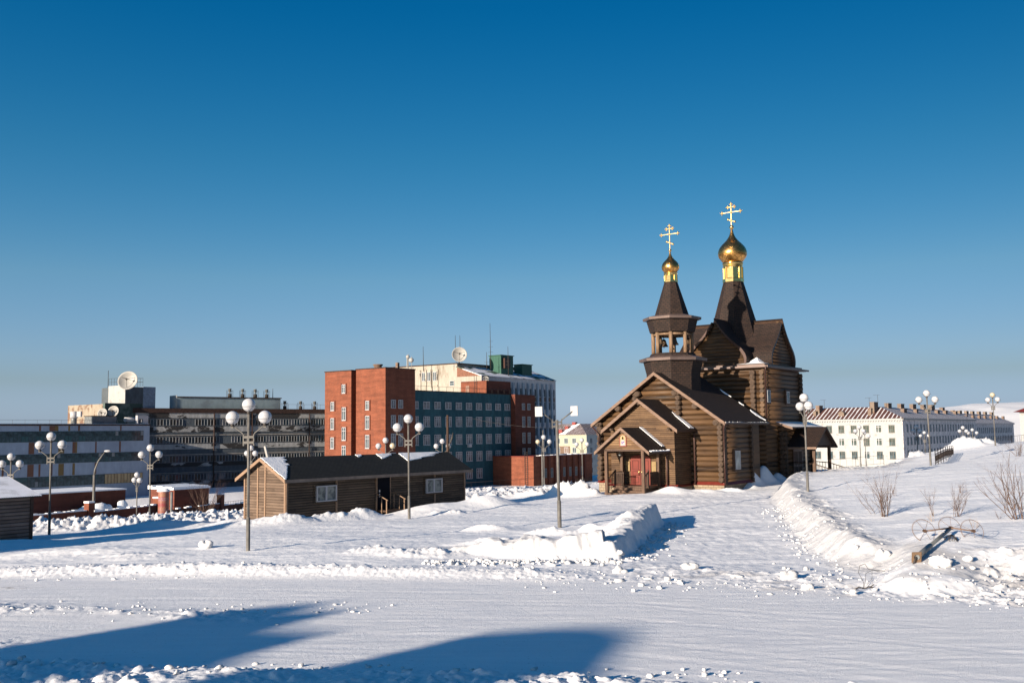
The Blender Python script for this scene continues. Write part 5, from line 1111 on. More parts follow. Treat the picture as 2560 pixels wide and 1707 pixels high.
# ---------------------------------------------------------------- buildings beyond
GB = -6.6
NOGL = [M_white, M_glass]
M_frG = mat_var('old_window_frame', (.20, .21, .225), .6, var=.2)
M_curt = mat_stain('curtained_pane', (.20, .19, .19), (.04, .055, .07), .7, .50, .54, (1.3, .25, 1), .2, .25)
def place(mesh, parent, face, plane, c, z, name='window', label=None):
    """face 'f': on a wall facing -v at v=plane, u=c; face 's': on a wall facing +u at u=plane, v=c"""
    return inst(name, mesh, parent, (c, plane, z) if face == 'f' else (plane, c, z), 0 if face == 'f' else math.pi / 2, label)
G0 = (-21.7, 170.0)
def brick_and_blue():
    r = thing('brick_office_building', 'five-storey red brick block joined to a long teal plastered wing', 'office building', (G0[0], G0[1], 0), -TH)
    B = lambda mb, n, m_, p_=r, **k: mb.build(n, m_, p_, **k)
    mb = MB(); mb.box(-14.8, -8.2, 0, 14, GB, 15.5); mb.box(-8.2, -7.0, 1.6, 14, GB, 15.42); mb.box(-7.0, 0, 0, 7.6, GB, 15.6); mb.box(-7.0, -1.7, 7.6, 14, GB, 11.9); B(mb, 'brick_wall', M_brick)
    mb = MB(); mb.box(-14.9, -8.1, -.1, 14, 15.5, 15.68); mb.box(-7.1, .1, -.1, 7.7, 15.6, 15.78); B(mb, 'parapet', M_rust)
    w1 = win_mesh('w', .85, 1.55, .1, (.5,), .7, .12, mats=NOGL, sill=.06); w2 = win_mesh('w', .85, 2.0, .1, (.5,), .7, .12, mats=NOGL, sill=.06); w3 = win_mesh('w', .95, 2.3, .1, (.5,), .72, .12, mats=NOGL, sill=.06)
    for u, z, m_ in ((-10, 12.4, w1), (-12.8, 9.4, w1), (-12.8, 6.3, w2), (-12.8, 2.9, w2), (-12.8, -.4, w2), (-9.9, 8.0, w3), (-9.9, 4.5, w3), (-9.9, 1.3, w3), (-4.2, 9.35, w1), (-4.2, 6.4, w3), (-4.2, 3.1, w3), (-4.2, -.3, w3)): place(m_, r, 'f', -.01, u, z)
    mb = MB()
    for u, z, h in ((-10, 12.4, .95), (-12.8, 9.4, .95), (-12.8, 6.3, 1.15), (-12.8, 2.9, 1.15), (-9.9, 8, 1.3), (-9.9, 4.5, 1.3), (-4.2, 9.35, .95), (-4.2, 6.4, 1.3), (-4.2, 3.1, 1.3)):
        for s_ in (-1, 1): mb.box(u + s_ * .62 - .08, u + s_ * .62 + .08, -.12, 0, z - h, z + h)
    B(mb, 'brick_pilasters', M_brick2)
    w4 = win_mesh('w', 1.15, 1.5, .09, (.5,), None, .1, mats=[M_white, M_curt]); w5 = win_mesh('w', 1.15, 2.2, .09, (.5,), .72, .1, mats=[M_white, M_curt])
    for z, m_ in ((9.5, w4), (6.5, w5), (3.35, w5), (0.1, w5), (-3.2, w5)):
        for v in (1.9, 3.75): place(m_, r, 's', .01, v, z)
    # teal wing
    mb = MB(); mb.box(-14, -1.5, 14, 38.3, GB, 12.0); mb.box(-1.62, -1.5, 7.6, 14, GB, 12.0); B(mb, 'teal_wall', M_teal)
    mb = MB(); mb.box(-14.1, -1.4, 7.7, 38.4, 12.0, 12.16); B(mb, 'parapet', M_rust)
    mb = MB(); mb.tube([(-1.45, 8, 12.95), (-1.45, 38, 12.95)], .03, 4)
    for i in range(16): mb.tube([(-1.45, 8 + i * 2, 12.16), (-1.45, 8 + i * 2, 12.95)], .025, 4)
    B(mb, 'roof_railing', M_wire)
    t1 = win_mesh('w', 1.75, 1.3, .1, (.5,), None, .1, mats=[M_white, M_curt], sill=.05); t2 = win_mesh('w', 1.8, 1.85, .1, (.33, .66), .72, .1, mats=[M_white, M_curt], sill=.08)
    for k in range(10):
        v = 9.2 + 3.09 * k
        for z, m_ in ((9.5, t1), (6.55, t2), (3.25, t2), (.0, t2), (-3.3, t2)): 
            if z < -1 and 30.5 < v: continue
            place(m_, r, 's', -1.49, v, z)
    mb = MB(); mb.box(-1.48, -1.0, 24.1, 24.9, 1.7, 2.3); B(mb, 'air_conditioner', M_white)
    # stair tower
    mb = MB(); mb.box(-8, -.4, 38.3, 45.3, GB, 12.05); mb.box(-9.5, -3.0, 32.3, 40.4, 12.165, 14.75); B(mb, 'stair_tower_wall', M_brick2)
    t3 = win_mesh('w', .95, 1.35, .09, (.5,), None, .1, mats=[M_white, M_glass]); t4 = win_mesh('w', .95, 2.2, .09, (.5,), .72, .1, mats=[M_white, M_glass])
    for z, m_ in ((9.6, t3), (6.5, t4), (3.25, t4), (.1, t4)):
        for v in (41.1, 43.0): place(m_, r, 's', -.39, v, z)
    # roof house in brick (lit side)
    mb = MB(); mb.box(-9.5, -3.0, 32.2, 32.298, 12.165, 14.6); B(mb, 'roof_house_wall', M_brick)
    mb = MB(); mb.box(-8.2, -7.3, 32.12, 32.198, 12.2, 13.9); B(mb, 'roof_house_door', mat_var('weathered_door', (.2, .12, .09)))
    mb = MB()
    for s_ in (0, .6): mb.tube([(-5.9 + s_, 32.0, 12), (-5.9 + s_, 32.0, 15.8)], .04, 4)
    for i in range(9): mb.tube([(-5.9, 32.0, 12.3 + i * .38), (-5.3, 32.0, 12.3 + i * .38)], .03, 4)
    B(mb, 'roof_ladder', M_wire)
    mb = MB(); mb.lathe([(.75, 15.6), (.7, 16.4), (.9, 16.5), (.9, 16.7)], (-5.6, 4), 12); B(mb, 'roof_vent', M_chim)
    mb = MB(); mb.box(-2.3, -1.8, 5.0, 5.5, 15.6, 16.9); B(mb, 'roof_chimney', M_chim)
    mb = MB()
    mb.tube([(-.6, 6.5, 15.7), (-.6, 6.5, 18.4)], .05, 5); mb.box(-.9, -.75, 6.4, 6.6, 16.0, 17.6); mb.tube([(-.1, 6.8, 15.7), (-.1, 6.8, 18.0)], .04, 5); mb.sphere((-.55, 6.3, 17.9), .35, 6); mb.sphere((.0, 6.6, 17.3), .45, 6); B(mb, 'roof_antenna', M_dish)
    # annex
    r2 = thing('brick_annex', 'low dark brick annex with narrow windows between pilasters and a sunlit end with a ladder', 'annex', (G0[0], G0[1], 0), -TH)
    mb = MB(); mb.box(-1.4, 8.3, 32.0, 53.3, GB, -.3); mb.build('annex_wall', M_brick, r2)
    mb = MB(); mb.box(-1.4, 8.4, 31.9, 53.4, -.298, -.14); mb.build('annex_parapet', M_redmetal, r2)
    tn = win_mesh('w', .8, 1.8, .08, (.5,), .6, .08, mats=[M_frG, M_glass])
    mb = MB()
    for k in range(8):
        v = 34.9 + k * 2.2; mb.box(8.302, 8.6, v - .3, v + .3, GB, -.35)
        if k < 7: place(tn, r2, 's', 8.31, v + 1.1, -3.5)
    mb.build('annex_pilasters', M_brick2, r2)
    mb = MB()
    for s_ in (0, .6): mb.tube([(6.4 + s_, 31.8, GB), (6.4 + s_, 31.8, .7)], .05, 4)
    for i in range(19): mb.tube([(6.4, 31.8, GB + .4 + i * .38), (7.0, 31.8, GB + .4 + i * .38)], .035, 4)
    mb.build('wall_ladder', M_wire, r2)
    mb = MB(); rn = random.Random(1)
    for k in range(17): v = 34 + k * 1.1; mb.box(7.5, 8.5, v, v + 1.1, -.138, -.1 + rn.uniform(0, .12))
    mb.build('parapet_snow', M_snowroof, r2)
    # white slab building behind
    r3 = thing('white_slab_building', 'tall cream slab building with ribbed side facade and green roof huts', 'office building', (G0[0], G0[1], 0), -TH)
    mb = MB(); mb.box(-44, -16.4, 39.5, 66, GB, 19.1); mb.box(-16.4, -10.0, 39.5, 67.4, GB, 16.3); mb.build('cream_wall', M_cream, r3)
    mb = MB(); mb.box(-9.998, -9.9, 39.5, 67.5, GB, 16.2); mb.build('panel_facade', M_panel, r3)
    mb = MB(); mb.prism([(-16.4, 16.3), (-9.9, 16.3), (-16.4, 18.6)], 39.45, 39.55, 1); mb.build('brown_gable', mat_var('brown_boarding', (.16, .07, .045)), r3)
    mb = MB(); mb.add([(-9.7, 39.3, 16.35), (-9.7, 67.6, 16.25), (-18, 67.6, 19.3), (-17.5, 39.3, 18.9), (-9.7, 39.3, 16.2), (-9.7, 67.6, 16.1), (-18, 67.6, 19.1), (-17.5, 39.3, 18.7)], [(0, 1, 2, 3), (4, 5, 6, 7), (0, 1, 5, 4), (1, 2, 6, 5), (2, 3, 7, 6), (3, 0, 4, 7)]); mb.build('sloping_roof', mat_stain('patchy_snow_green_roof', (.62, .63, .68), (.03, .07, .05), .35, .5, .56), r3)
    mb = MB(); mb.box(-44.2, -16.2, 39.3, 66, 19.1, 19.3); mb.build('parapet', M_rust, r3)
    for (u0, u1, v0, v1, z0, z1) in ((-15, -11.8, 49.0, 53.5, 17.2, 21.2), (-14.5, -12.2, 57.5, 61.3, 17.0, 19.6)):
        mb = MB(); mb.box(u0, u1, v0, v1, z0, z1); mb.box(u0 - .2, u1 + .2, v0 - .2, v1 + .2, z1, z1 + .12); mb.build('green_roof_hut', M_green, r3)
    mb = MB(); mb.box(-11.75, -11.2, 49.6, 51.6, 18.4, 20.6); mb.build('hut_louvre', M_pipe, r3)
    pw_ = win_mesh('w', .95, 1.7, .08, (.5,), None, .06, mats=[M_frG, M_glass])
    for k in range(14):
        v = 41.2 + k * 1.87
        mb = MB(); mb.box(-9.898, -9.5, v - .3, v + .3, GB, 15.2); mb.build('ribbed_pilaster', M_pil, r3)
        for z in (13.2, 10.3, 7.4, 4.5, 1.6): place(pw_, r3, 's', -9.89, v + .935, z)
        if k > 7:
            for z in (11.75,): mb = MB(); mb.box(-9.898, -9.86, v + .32, v + 1.5, z - .5, z + .5); mb.build('spandrel', M_brownp, r3)
    ew = win_mesh('w', 1.0, 2.0, .12, (.5,), None, .08, mats=NOGL); 
    for u in (-25.8, -24.3, -22.65): place(ew, r3, 'f', 39.49, u, 16.7); place(ew, r3, 'f', 39.49, u, 12.7)
    for u in (-26.7, -25.1, -23.5, -21.8): mb = MB(); mb.box(u - .16, u + .16, 39.3, 39.49, GB, 18.2); mb.build('end_pilaster', mat_stain('stained_pilaster', (.34, .31, .27), (.08, .07, .06), .7, .5, .56), r3)
    sw_ = win_mesh('w', 1.3, 1.1, .12, (), .5, .08, mats=NOGL); place(sw_, r3, 'f', 39.49, -17.8, 15.0)
brick_and_blue()
def gw(u, v, z): x, y = frame_pt(G0, u, v); return (x, y, z)
def dish(loc, rad, face_az, tilt, label, mast, grp='satellite dishes', dark=False):
    """face_az: compass direction (deg right of the view's back) the bowl opens to"""
    r = thing('satellite_dish', label, 'satellite dish', loc, R(face_az), grp)
    mb = MB(); n = 32; pr_ = [(max(.02, rad * q), .42 * rad * q * q) for q in [i / 8 for i in range(9)]]
    mb.lathe([(p_[0], p_[1]) for p_ in pr_] + [(p_[0] * 1.01, p_[1] - .05) for p_ in reversed(pr_)], (0, 0), n)
    mb.f = mb.f[:-2]; mb.mi = mb.mi[:-2]; mb.sm = mb.sm[:-2]
    def T(q): 
        x, y, z = q; c, s_ = math.cos(R(tilt)), math.sin(R(tilt)); return (x, -z * c - y * s_ * -1 * -1 if 0 else -(z * c) + y * s_, mast + z * s_ + y * c)
    mb.v = [T(q) for q in mb.v]; mb.build('reflector', M_dish, r)
    mb = MB(); f_ = rad * .75
    for k in range(3): a = 2 * math.pi * k / 3 + .5; mb.tube([T((rad * .75 * math.cos(a), rad * .75 * math.sin(a), rad * .25)), T((0, 0, f_))], .03 + rad * .006, 4)
    mb.tube([T((0, 0, f_ - .15)), T((0, 0, f_ + .2))], .09 + rad * .05, 8); mb.build('feed_horn', M_wire, r)
    mb = MB(); mb.tube([(0, .25, -.2), (0, .2, mast)], .08 + rad * .05, 8); mb.tube([(-rad * .5, .6, -.2), (0, .2, mast)], .05, 4); mb.tube([(rad * .5, .6, -.2), (0, .2, mast)], .05, 4); mb.build('mount', M_steelD, r)
    return r
def antenna(p, h, lb, arms=0, lean=0.0):
    mb = MB(); mb.tube([(0, 0, -.3), (lean * h, 0, h)], [.09, .04], 5)
    for k in range(arms): z = h * (.35 + .12 * k); mb.tube([(-.5, 0, z), (.5, 0, z)], .03, 4)
    o = mb.build('antenna', M_wire); o.location = p; tag(o, lb, 'antenna', 'roof antennas'); return o
pd = at(1148, 888, 212); dish((pd.x, pd.y, 19.2), 1.62, 8, 12, 'largest clean white dish on the roof of the cream slab building', pd.z - 19.2)
pd = at(1214, 948, 199); dish((pd.x, pd.y, 14.75), .62, 20, 15, 'small white dish beside the ladder on the brick roof house', pd.z - 14.75)
for px, py0, py1, a, lb in ((1058.6, 910, 866, 0, 'thin antenna left of the biggest dish on the cream building'), (1139, 885, 838, 0, 'left thin antenna right behind the biggest white dish'), (1150.5, 885, 838, 0, 'right thin antenna right behind the biggest white dish'),
       (1227, 905, 808, 3, 'tallest lattice antenna rising left of the green roof hut'), (1217, 905, 880, 1, 'short antenna at the left corner of the green roof hut'), (1271, 922, 866, 2, 'antenna between the two green roof huts')):
    q0 = at(px, py0, 214); q1 = at(px, py1, 214); antenna((q0.x, q0.y, q0.z - 1.2), q1.z - q0.z + 1.2, lb, a, -.01)

# grey panelled block on the left
def grey_block():
    O = (-64.0 + .45, 175.0 - .3); r = thing('grey_panelled_building', 'long grey panelled block with window bands and brown and ochre accent panels', 'factory building', (O[0], O[1], 0), -TH)
    L = 42
    mb = MB(); mb.box(-26, 0, -L, 0, GB, 6.35); mb.build('panel_wall', M_greyp, r)
    mb = MB(); mb.box(-26.1, .12, -L, .1, 6.35, 6.6); mb.build('roof_edge', M_rust, r)
    mb = MB(); mb.box(-26, -.1, -L, 0, 6.6, 6.68); mb.build('roof_snow', M_snowroof, r)
    rn = random.Random(12)
    Mf = mat_var('dark_green_frame', (.018, .05, .055), .4)
    for bi, (z0, z1) in enumerate(((3.75, 5.45), (.32, 1.85), (-3.35, -1.72))):
        W = 2.4; h = z1 - z0
        meshes = []
        for k in range(4):
            mb = MB(); w2 = W / 2; mb.box(-w2, w2, -.03, 0, -h / 2, h / 2, 0)
            for q in range(4):
                x0 = -w2 + q * .6 + .05; x1 = x0 + .5
                for zz0, zz1 in ((-h / 2 + .06, .04), (.1, h / 2 - .06)): mb.box(x0, x1, -.045, -.031, zz0, zz1, 1 if rn.random() < (.9, .75, .96, .85)[k] else (2 if rn.random() < .4 else 3))
            o = mb.build('w', [Mf, M_glass, mat_var('pale_blind', (.17, .19, .21), .5), mat_var('green_tint_pane', (.03, .075, .085), .2)]); meshes.append(o.data); bpy.data.objects.remove(o)
        k = 0; v = -1.2 - W / 2
        while v > -L + 2: place(meshes[rn.randint(0, 3)], r, 's', .01, v, (z0 + z1) / 2, 'window'); v -= W; k += 1
    mb = MB()
    for a, b in ((-4.9, -4.75), (-8.5, -8.3)): pass
    for (v0, v1, z0, z1, c) in ((-25.5 + 4, -20.6, 1.9, 3.7, 0), (-16.6, -15.6, 1.9, 3.7, 1), (-14.2, -13.7, 1.9, 3.7, 0), (-13.7, -13.4, 1.9, 3.7, 1), (-10.2, -9.95, 1.9, 3.7, 0), (-5.8, -5.5, 1.9, 3.7, 0),
            (-19.9, -19.6, 5.5, 6.3, 0), (-18.2, -17.3, 5.5, 6.3, 0), (-17.3, -16.7, 5.5, 6.3, 1), (-15.0, -14.7, 5.5, 6.3, 1), (-13.3, -13.0, 5.5, 6.3, 0), (-5.7, -5.45, 5.5, 6.3, 0),
            (-21.6, -20.6, -1.65, .25, 0), (-19.8, -19.5, -1.65, .25, 0), (-18, -17.5, -1.65, .25, 0), (-16.5, -15.6, -1.65, .25, 1), (-14.1, -13.7, -1.65, .25, 1), (-10.2, -9.9, -1.65, .25, 0), (-25.6, -25.3, -1.65, .25, 0)):
        mb = MB(); mb.box(.002, .03, v0, v1, z0, z1); mb.build('accent_panel', (M_ora, M_yel)[c], r)
    mb = MB(); mb.box(.05, .12, -1.15 - 7.2, -1.3, -3.3, -1.75); mb.build('lit_window_blinds', mat_plank('pale_blinds', (.42, .33, .2), (.28, .21, .12), .6, vertical=True), r)
    mb = MB(); mb.tube([(-.4, -L, 7.25), (-.4, 0, 7.25)], .025, 4)
    for i in range(21): mb.tube([(-.4, -i * 2, 6.6), (-.4, -i * 2, 7.25)], .02, 4)
    mb.build('roof_railing', M_steelD, r)
    def gp(u, v, z): x, y = frame_pt(O, u, v); return (x, y, z)
    v_ = thing('roof_ventilator', 'white capped ventilator pipe on the grey block roof', 'ventilator', gp(-1.0, -13.5, 6.6)); mb = MB(); mb.tube([(0, 0, 0), (0, 0, 1.4)], .45, 12); mb.build('pipe', M_steelD, v_); mb = MB(); mb.tube([(0, 0, 1.0), (0, 0, 2.1)], .62, 12); mb.box(.3, 1.2, -.3, .3, 1.2, 2.1); mb.build('cap', M_white, v_)
    v_ = thing('roof_hut', 'low dark blue-grey hut on the grey block roof left of the small dishes', 'roof hut', gp(-2.2, -8.0, 6.6), -TH); mb = MB(); mb.box(-1.2, 1.2, -2.2, 2.2, 0, 1.3); mb.build('hut_wall', M_steelD, v_); mb = MB(); mb.box(-1.3, 1.3, -2.3, 2.3, 1.3, 1.42); mb.build('hut_roof', M_rust, v_)
    pd = at(258, 1034, 171); dish((pd.x, pd.y, 6.6), .86, -8, 16, 'smaller pale dish left of its twin on the grey block roof', pd.z - 6.6)
    pd = at(285.5, 1029.5, 172); dish((pd.x, pd.y, 6.6), .98, -6, 16, 'middle-sized round dish before the dark stained wall on the grey block roof', pd.z - 6.6)
    p_ = thing('roof_pipe', 'thick snow-white horizontal pipe on the grey block roof', 'pipe', gp(-1.5, -1.6, 6.6), -TH); mb = MB(); mb.tube([(0, -2.3, .8), (0, .3, .8)], .4, 10); mb.build('duct', M_white, p_); mb = MB(); mb.box(-.1, .1, -2, -1.8, 0, .5); mb.box(-.1, .1, 0, .2, 0, .5); mb.build('support', M_wire, p_)
    p_ = thing('roof_box', 'white framed box at the right end of the grey block roof', 'roof hut', gp(-.6, -1.0, 6.6), -TH); mb = MB(); mb.box(-.3, .3, -.1, .9, 0, 1.5); mb.box(-.3, .3, -1.2, -.1, .9, 1.5); mb.box(-.3, .3, -1.2, -1.0, 0, .9); mb.build('box_frame', M_white, p_)
grey_block()
# decayed multi-storey factory behind
def decayed():
    th = R(50); p = at(367, 1200, 192); O = (p.x, p.y); r = thing('decayed_factory', 'dark run-down factory block with spalled plaster bands and rows of old windows', 'factory building', (O[0], O[1], 0), -th)
    L = 50
    mb = MB(); mb.box(-20, 0, -6, L, GB, 9.0); mb.build('factory_wall', M_decayD, r)
    mb = MB(); mb.box(-20, .25, -6, L, 9.0, 9.9); mb.build('parapet', M_rust, r)
    for z0, z1 in ((8.0, 9.0), (5.25, 6.35), (1.9, 2.9), (-1.5, -.75), (-4.9, -4.3)):
        mb = MB(); mb.box(.003, .1, -6, L, z0, z1); mb.build('plaster_band', M_decay, r)
    for z0, z1 in ((4.55, 4.75), (.75, .95), (-2.75, -2.6)): mb = MB(); mb.box(.003, .12, -6, L, z0, z1); mb.build('ledge_band', M_concrete, r)
    rn = random.Random(2); ms = []
    Md = mat_var('dirty_pane', (.05, .045, .038), .3, var=.5)
    for k in range(3):
        mb = MB(); W = 2.5; h = 1.25
        for q in range(5): x = -W / 2 + q * .625; mb.box(x - .045, x + .045, -.1, 0, -h / 2, h / 2)
        mb.box(-W / 2, W / 2, -.08, 0, h / 2 - .06, h / 2); mb.box(-W / 2, W / 2, -.08, 0, -h / 2, -h / 2 + .05)
        for q in range(4): x = -W / 2 + q * .625; mb.box(x + .05, x + .58, -.03, -.002, -h / 2 + .05, h / 2 - .06, 1 if rn.random() < .6 else 2)
        o = mb.build('w', [M_frG, M_glass, Md if k else M_curt]); ms.append(o.data); bpy.data.objects.remove(o)
    for z in (7.15, 3.7, .0, -3.55):
        for k in range(18):
            if rn.random() < .97: place(ms[rn.randint(0, 2) if k > 4 else 2], r, 's', .01, .4 + 2.55 * k, z)
    for v in (13.2, 20.5, 21.4, 34.5): mb = MB(); mb.tube([(.2, v, GB), (.2, v, 9.0)], .1, 6); mb.build('drainpipe', M_rust, r)
    # roof structures
    def lp(u, v, z): return (O[0] + math.cos(th) * u + math.sin(th) * v, O[1] - math.sin(th) * u + math.cos(th) * v, z)
    mb = MB(); mb.box(-4.6, -1.0, 6.0, 28.3, 9.9, 12.1); mb.build('penthouse_wall', mat_stain('blue_grey_metal', (.20, .26, .29), (.15, .19, .22), .3, .5, .6), r)
    mb = MB(); mb.box(-4.62, -1.0, 5.9, 5.995, 9.9, 12.5); mb.build('penthouse_end', M_apt, r)
    mb = MB(); mb.box(-4.7, -.8, 6.0, 28.5, 12.102, 12.28); mb.build('penthouse_roof', M_rust, r)
    mb = MB(); mb.tube([(-.6, 28, 10.9), (-.6, L, 10.9)], .03, 4)
    for i in range(12): mb.tube([(-.6, 28 + i * 1.9, 9.9), (-.6, 28 + i * 1.9, 10.9)], .025, 4)
    mb.build('roof_railing', M_wire, r)
    first = None
    FA = [(17.2, 12.28), (20.0, 12.28), (22.8, 12.28), (25.4, 12.28), (29.6, 9.9), (33.3, 9.9), (36.7, 9.9), (40.2, 9.9)]
    names = ['first roof fan from the left on the decayed factory penthouse', 'second roof fan from the left on the decayed factory penthouse', 'third roof fan from the left on the decayed factory penthouse', 'fourth and last roof fan on the decayed factory penthouse', 'roof fan just right of the penthouse on the decayed factory', 'second roof fan right of the penthouse on the low factory roof', 'third roof fan right of the penthouse on the low factory roof', 'roof fan nearest the red brick block on the low factory roof']
    for i, (v, z) in enumerate(FA):
        if not first:
            f = thing('roof_fan', 'x', 'roof fan'); mb = MB(); mb.tube([(0, 0, 0), (0, 0, .7)], .38, 8); mb.build('fan_base', M_wire, f)
            mb = MB(); mb.lathe([(.28, 1.1), (.28, 1.6), (.36, 1.62), (.36, 1.75)], (0, 0), 12); mb.tube([(0, 0, .7), (0, 0, 1.1)], .15, 6); mb.build('fan_head', M_steelD, f)
            mb = MB()
            for x, y in ((-.55, -.3), (.55, -.3), (-.55, .3), (.55, .3)): mb.tube([(x, y, 0), (x, y, 1.45)], .035, 4)
            mb.tube([(-.55, -.3, 1.3), (.55, -.3, 1.3)], .03, 4); mb.tube([(-.55, -.3, .3), (.55, -.3, .3)], .03, 4); mb.build('fan_cage', M_wire, f); index_kids(f); first = f
        else: f = copy_tree(first)
        f.location = lp(-1.6, v, z); f.rotation_euler = (0, 0, -th + math.pi / 2); f['label'] = names[i]; f['group'] = 'roof fans on the decayed factory'
    antenna(lp(-2, 27, 12.28), 2.0, 'thin antenna at the right end of the factory penthouse', 0)
    # stained lift tower with dish
    r2 = thing('lift_tower', 'stained roof tower with a white end under the largest left dish', 'roof tower', (p.x, p.y, 0), -TH)
    mb = MB(); mb.box(-13.4, -1.2, -8.6, -.2, 6.0, 10.6); mb.build('patched_wall', M_patch, r2)
    mb = MB(); mb.box(-1.2, -.5, -8.8, -.1, 6.0, 10.75); mb.box(-9.4, -.4, -5.6, .3, 10.6, 10.75) if 0 else None; mb.build('stained_wall', mat_stain('sooty_green_wall', (.035, .06, .055), (.10, .13, .12), .35, .52, .6), r2)
    mb = MB(); mb.box(-8.5, -.45, -4.6, -.9, 10.76, 13.9); mb.build('tower_wall', M_decayD, r2)
    mb = MB(); mb.box(-6.0, -.44, -4.75, -4.61, 10.76, 14.2); mb.build('white_end', M_apt, r2)
    mb = MB(); mb.box(-4, -.43, -.88, 1.8, 9.9, 14.0); mb.build('blue_box', mat_var('blue_grey_panel', (.17, .22, .29)), r2)
    mb = MB()
    for v in (-4.7, -.9): 
        for z in (14.9, 15.6): mb.tube([(-6, v, z), (-.5, v, z)], .03, 4)
    for k in range(7):
        for v in (-4.7, -.9): mb.tube([(-6 + k * .9, v, 14), (-6 + k * .9, v, 15.6)], .025, 4)
    for z in (14.9, 15.6): mb.tube([(-.5, -4.7, z), (-.5, -.9, z)], .03, 4)
    mb.tube([(-6.1, -4.8, 13.9), (-6.1, -4.8, 17.2)], .05, 4); mb.build('tower_railing', M_wire, r2)
decayed()
pd = at(322, 954, 183); dish((pd.x, pd.y, 13.9), 1.78, 2, 18, 'largest left dish with dark feed on the stained roof tower', pd.z - 13.9)

# low brick buildings, fence and column on the left, before the grey block
def left_low():
    p = at(313, 1266, 118); r = thing('brick_garage', 'low dark brick garage row with snowy roof before the grey panelled block', 'garage', (p.x, p.y, 0), -TH)
    zt = 4.3 - (1222 - 1094) / FPX * 118; mb = MB(); mb.box(-8, 0, -14, 0, -7, zt); mb.box(-8, .6, -24, -14, -7, zt + .15); mb.build('brick_wall', M_brick2, r)
    mb = MB(); mb.box(-8, .1, -13.9, .1, zt + .003, zt + .14); mb.box(-8, .7, -24, -14.1, zt + .153, zt + .26); mb.build('roof_snow', M_snowroof, r)
    for px, w_, zt2 in ((213, 1.0, -3.1), (161, .75, -3.25), (252, .45, -3.2), (322, .5, -2.9), (127, .6, -3.5)):
        q = at(px, 1262, 116); v_ = (q.x - p.x) * math.sin(TH) + (q.y - p.y) * math.cos(TH)
        mb = MB(); mb.lathe([(w_ * 1.7, -5.5), (w_ * 1.25, zt2 - .35), (w_ * .85, zt2 - .14), (w_ * .35, zt2)], (.9, v_), 14); mb.v = [(.9 + (a - .9) * .6, b, c + .07 * math.sin(b * 3.1) + .05 * math.sin(b * 7)) for a, b, c in mb.v]; mb.build('snow_heap', M_snowroof, r)
    p = at(437, 1262, 104); r = thing('brick_gatehouse', 'small red brick gatehouse with thick snow on its roof behind the advertising column', 'gatehouse', (p.x, p.y, 0), -TH)
    mb = MB(); mb.box(-4.2, 0, 0, 4.2, -7, -1.15); mb.box(-.35, .06, -.12, -.002, -7, -1.05); mb.build('brick_wall', M_brick2, r)
    mb = MB(); rn = random.Random(2)
    for i in range(12): mb.box(-4.3 + i * .37, -4.3 + (i + 1) * .37, -.3, 4.3, -1.14, -.95 + rn.uniform(0, .2))
    mb.build('roof_snow', M_snowroof, r)
    # brick pier fence with snow
    P1 = (78, 1290, 86); pts = [(60, 1302, 84), (222, 1292, 90), (393, 1281, 99), (551, 1266, 110), (640, 1258, 116)]
    W_ = [at(*q) for q in pts]
    for i, (a, b) in enumerate(zip(W_[:-1], W_[1:])):
        dx, dy = b.x - a.x, b.y - a.y; Lf = math.hypot(dx, dy); an = math.atan2(dy, dx)
        r = thing('brick_fence', ('snow-capped brick fence section nearest the plank shed', 'snow-capped brick fence section left of the advertising column', 'low fence section right of the advertising column under the leafless shrub', 'fence section running behind the cabin gable')[i], 'fence', (a.x, a.y, a.z), an, 'brick fence sections')
        zf = .38 if i < 2 else .1; mb = MB(); mb.box(.3, Lf - .32, -.12, .12, -2.5, zf); mb.build('low_wall', M_brick, r)
        mb = MB(); mb.box(Lf - .3, Lf + .3, -.3, .3, -2.5, 1.05); mb.build('brick_pier', M_brick, r)
        rn = random.Random(i); mb = MB(); n = int(Lf / .5)
        for k in range(n):
            if i < 2 or rn.random() < .5: mb.box(.3 + k * (Lf - .65) / n, .3 + (k + 1) * (Lf - .65) / n, -.16, .16, zf + .002, zf + rn.uniform(.04, .18))
        mb.build('fence_snow', M_snowroof, r); mb = MB(); mb.box(Lf - .32, Lf + .32, -.32, .32, 1.052, 1.2); mb.build('pier_snow', M_snowroof, r)
        mb = MB(); dz = (b.z - a.z)
        for k in range(int(Lf / .35)): x = .4 + k * .35; 
        mb.tube([(.3, 0, .45), (Lf - .3, 0, .45 + 0)], .02, 4)
        for k in range(1, int(Lf / .45)): mb.tube([(k * .45, 0, -.2), (k * .45, 0, .45)], .012, 4)
        if i >= 2: mb.build('fence_rails', M_rail, r)
    p = at(412, 1284, 97); r = thing('advertising_column', 'round advertising column covered with red and pink posters', 'advertising column', (p.x, p.y, p.z - .6), 0)
    mb = MB(); mb.lathe([(.5, 0), (.5, 2.75)], (-.15, 0), 20); c = mb.build('poster_drum', M_ad, r)
    mb = MB(); mb.lathe([(.12, 0), (.12, 2.7)], (.66, -.1), 8); mb.build('side_post', M_steelD, r)
    mb = MB(); mb.lathe([(.62, 2.75), (.62, 2.85), (.4, 3.0)], (-.15, 0), 16); mb.build('column_cap', M_snowroof, r)
left_low()

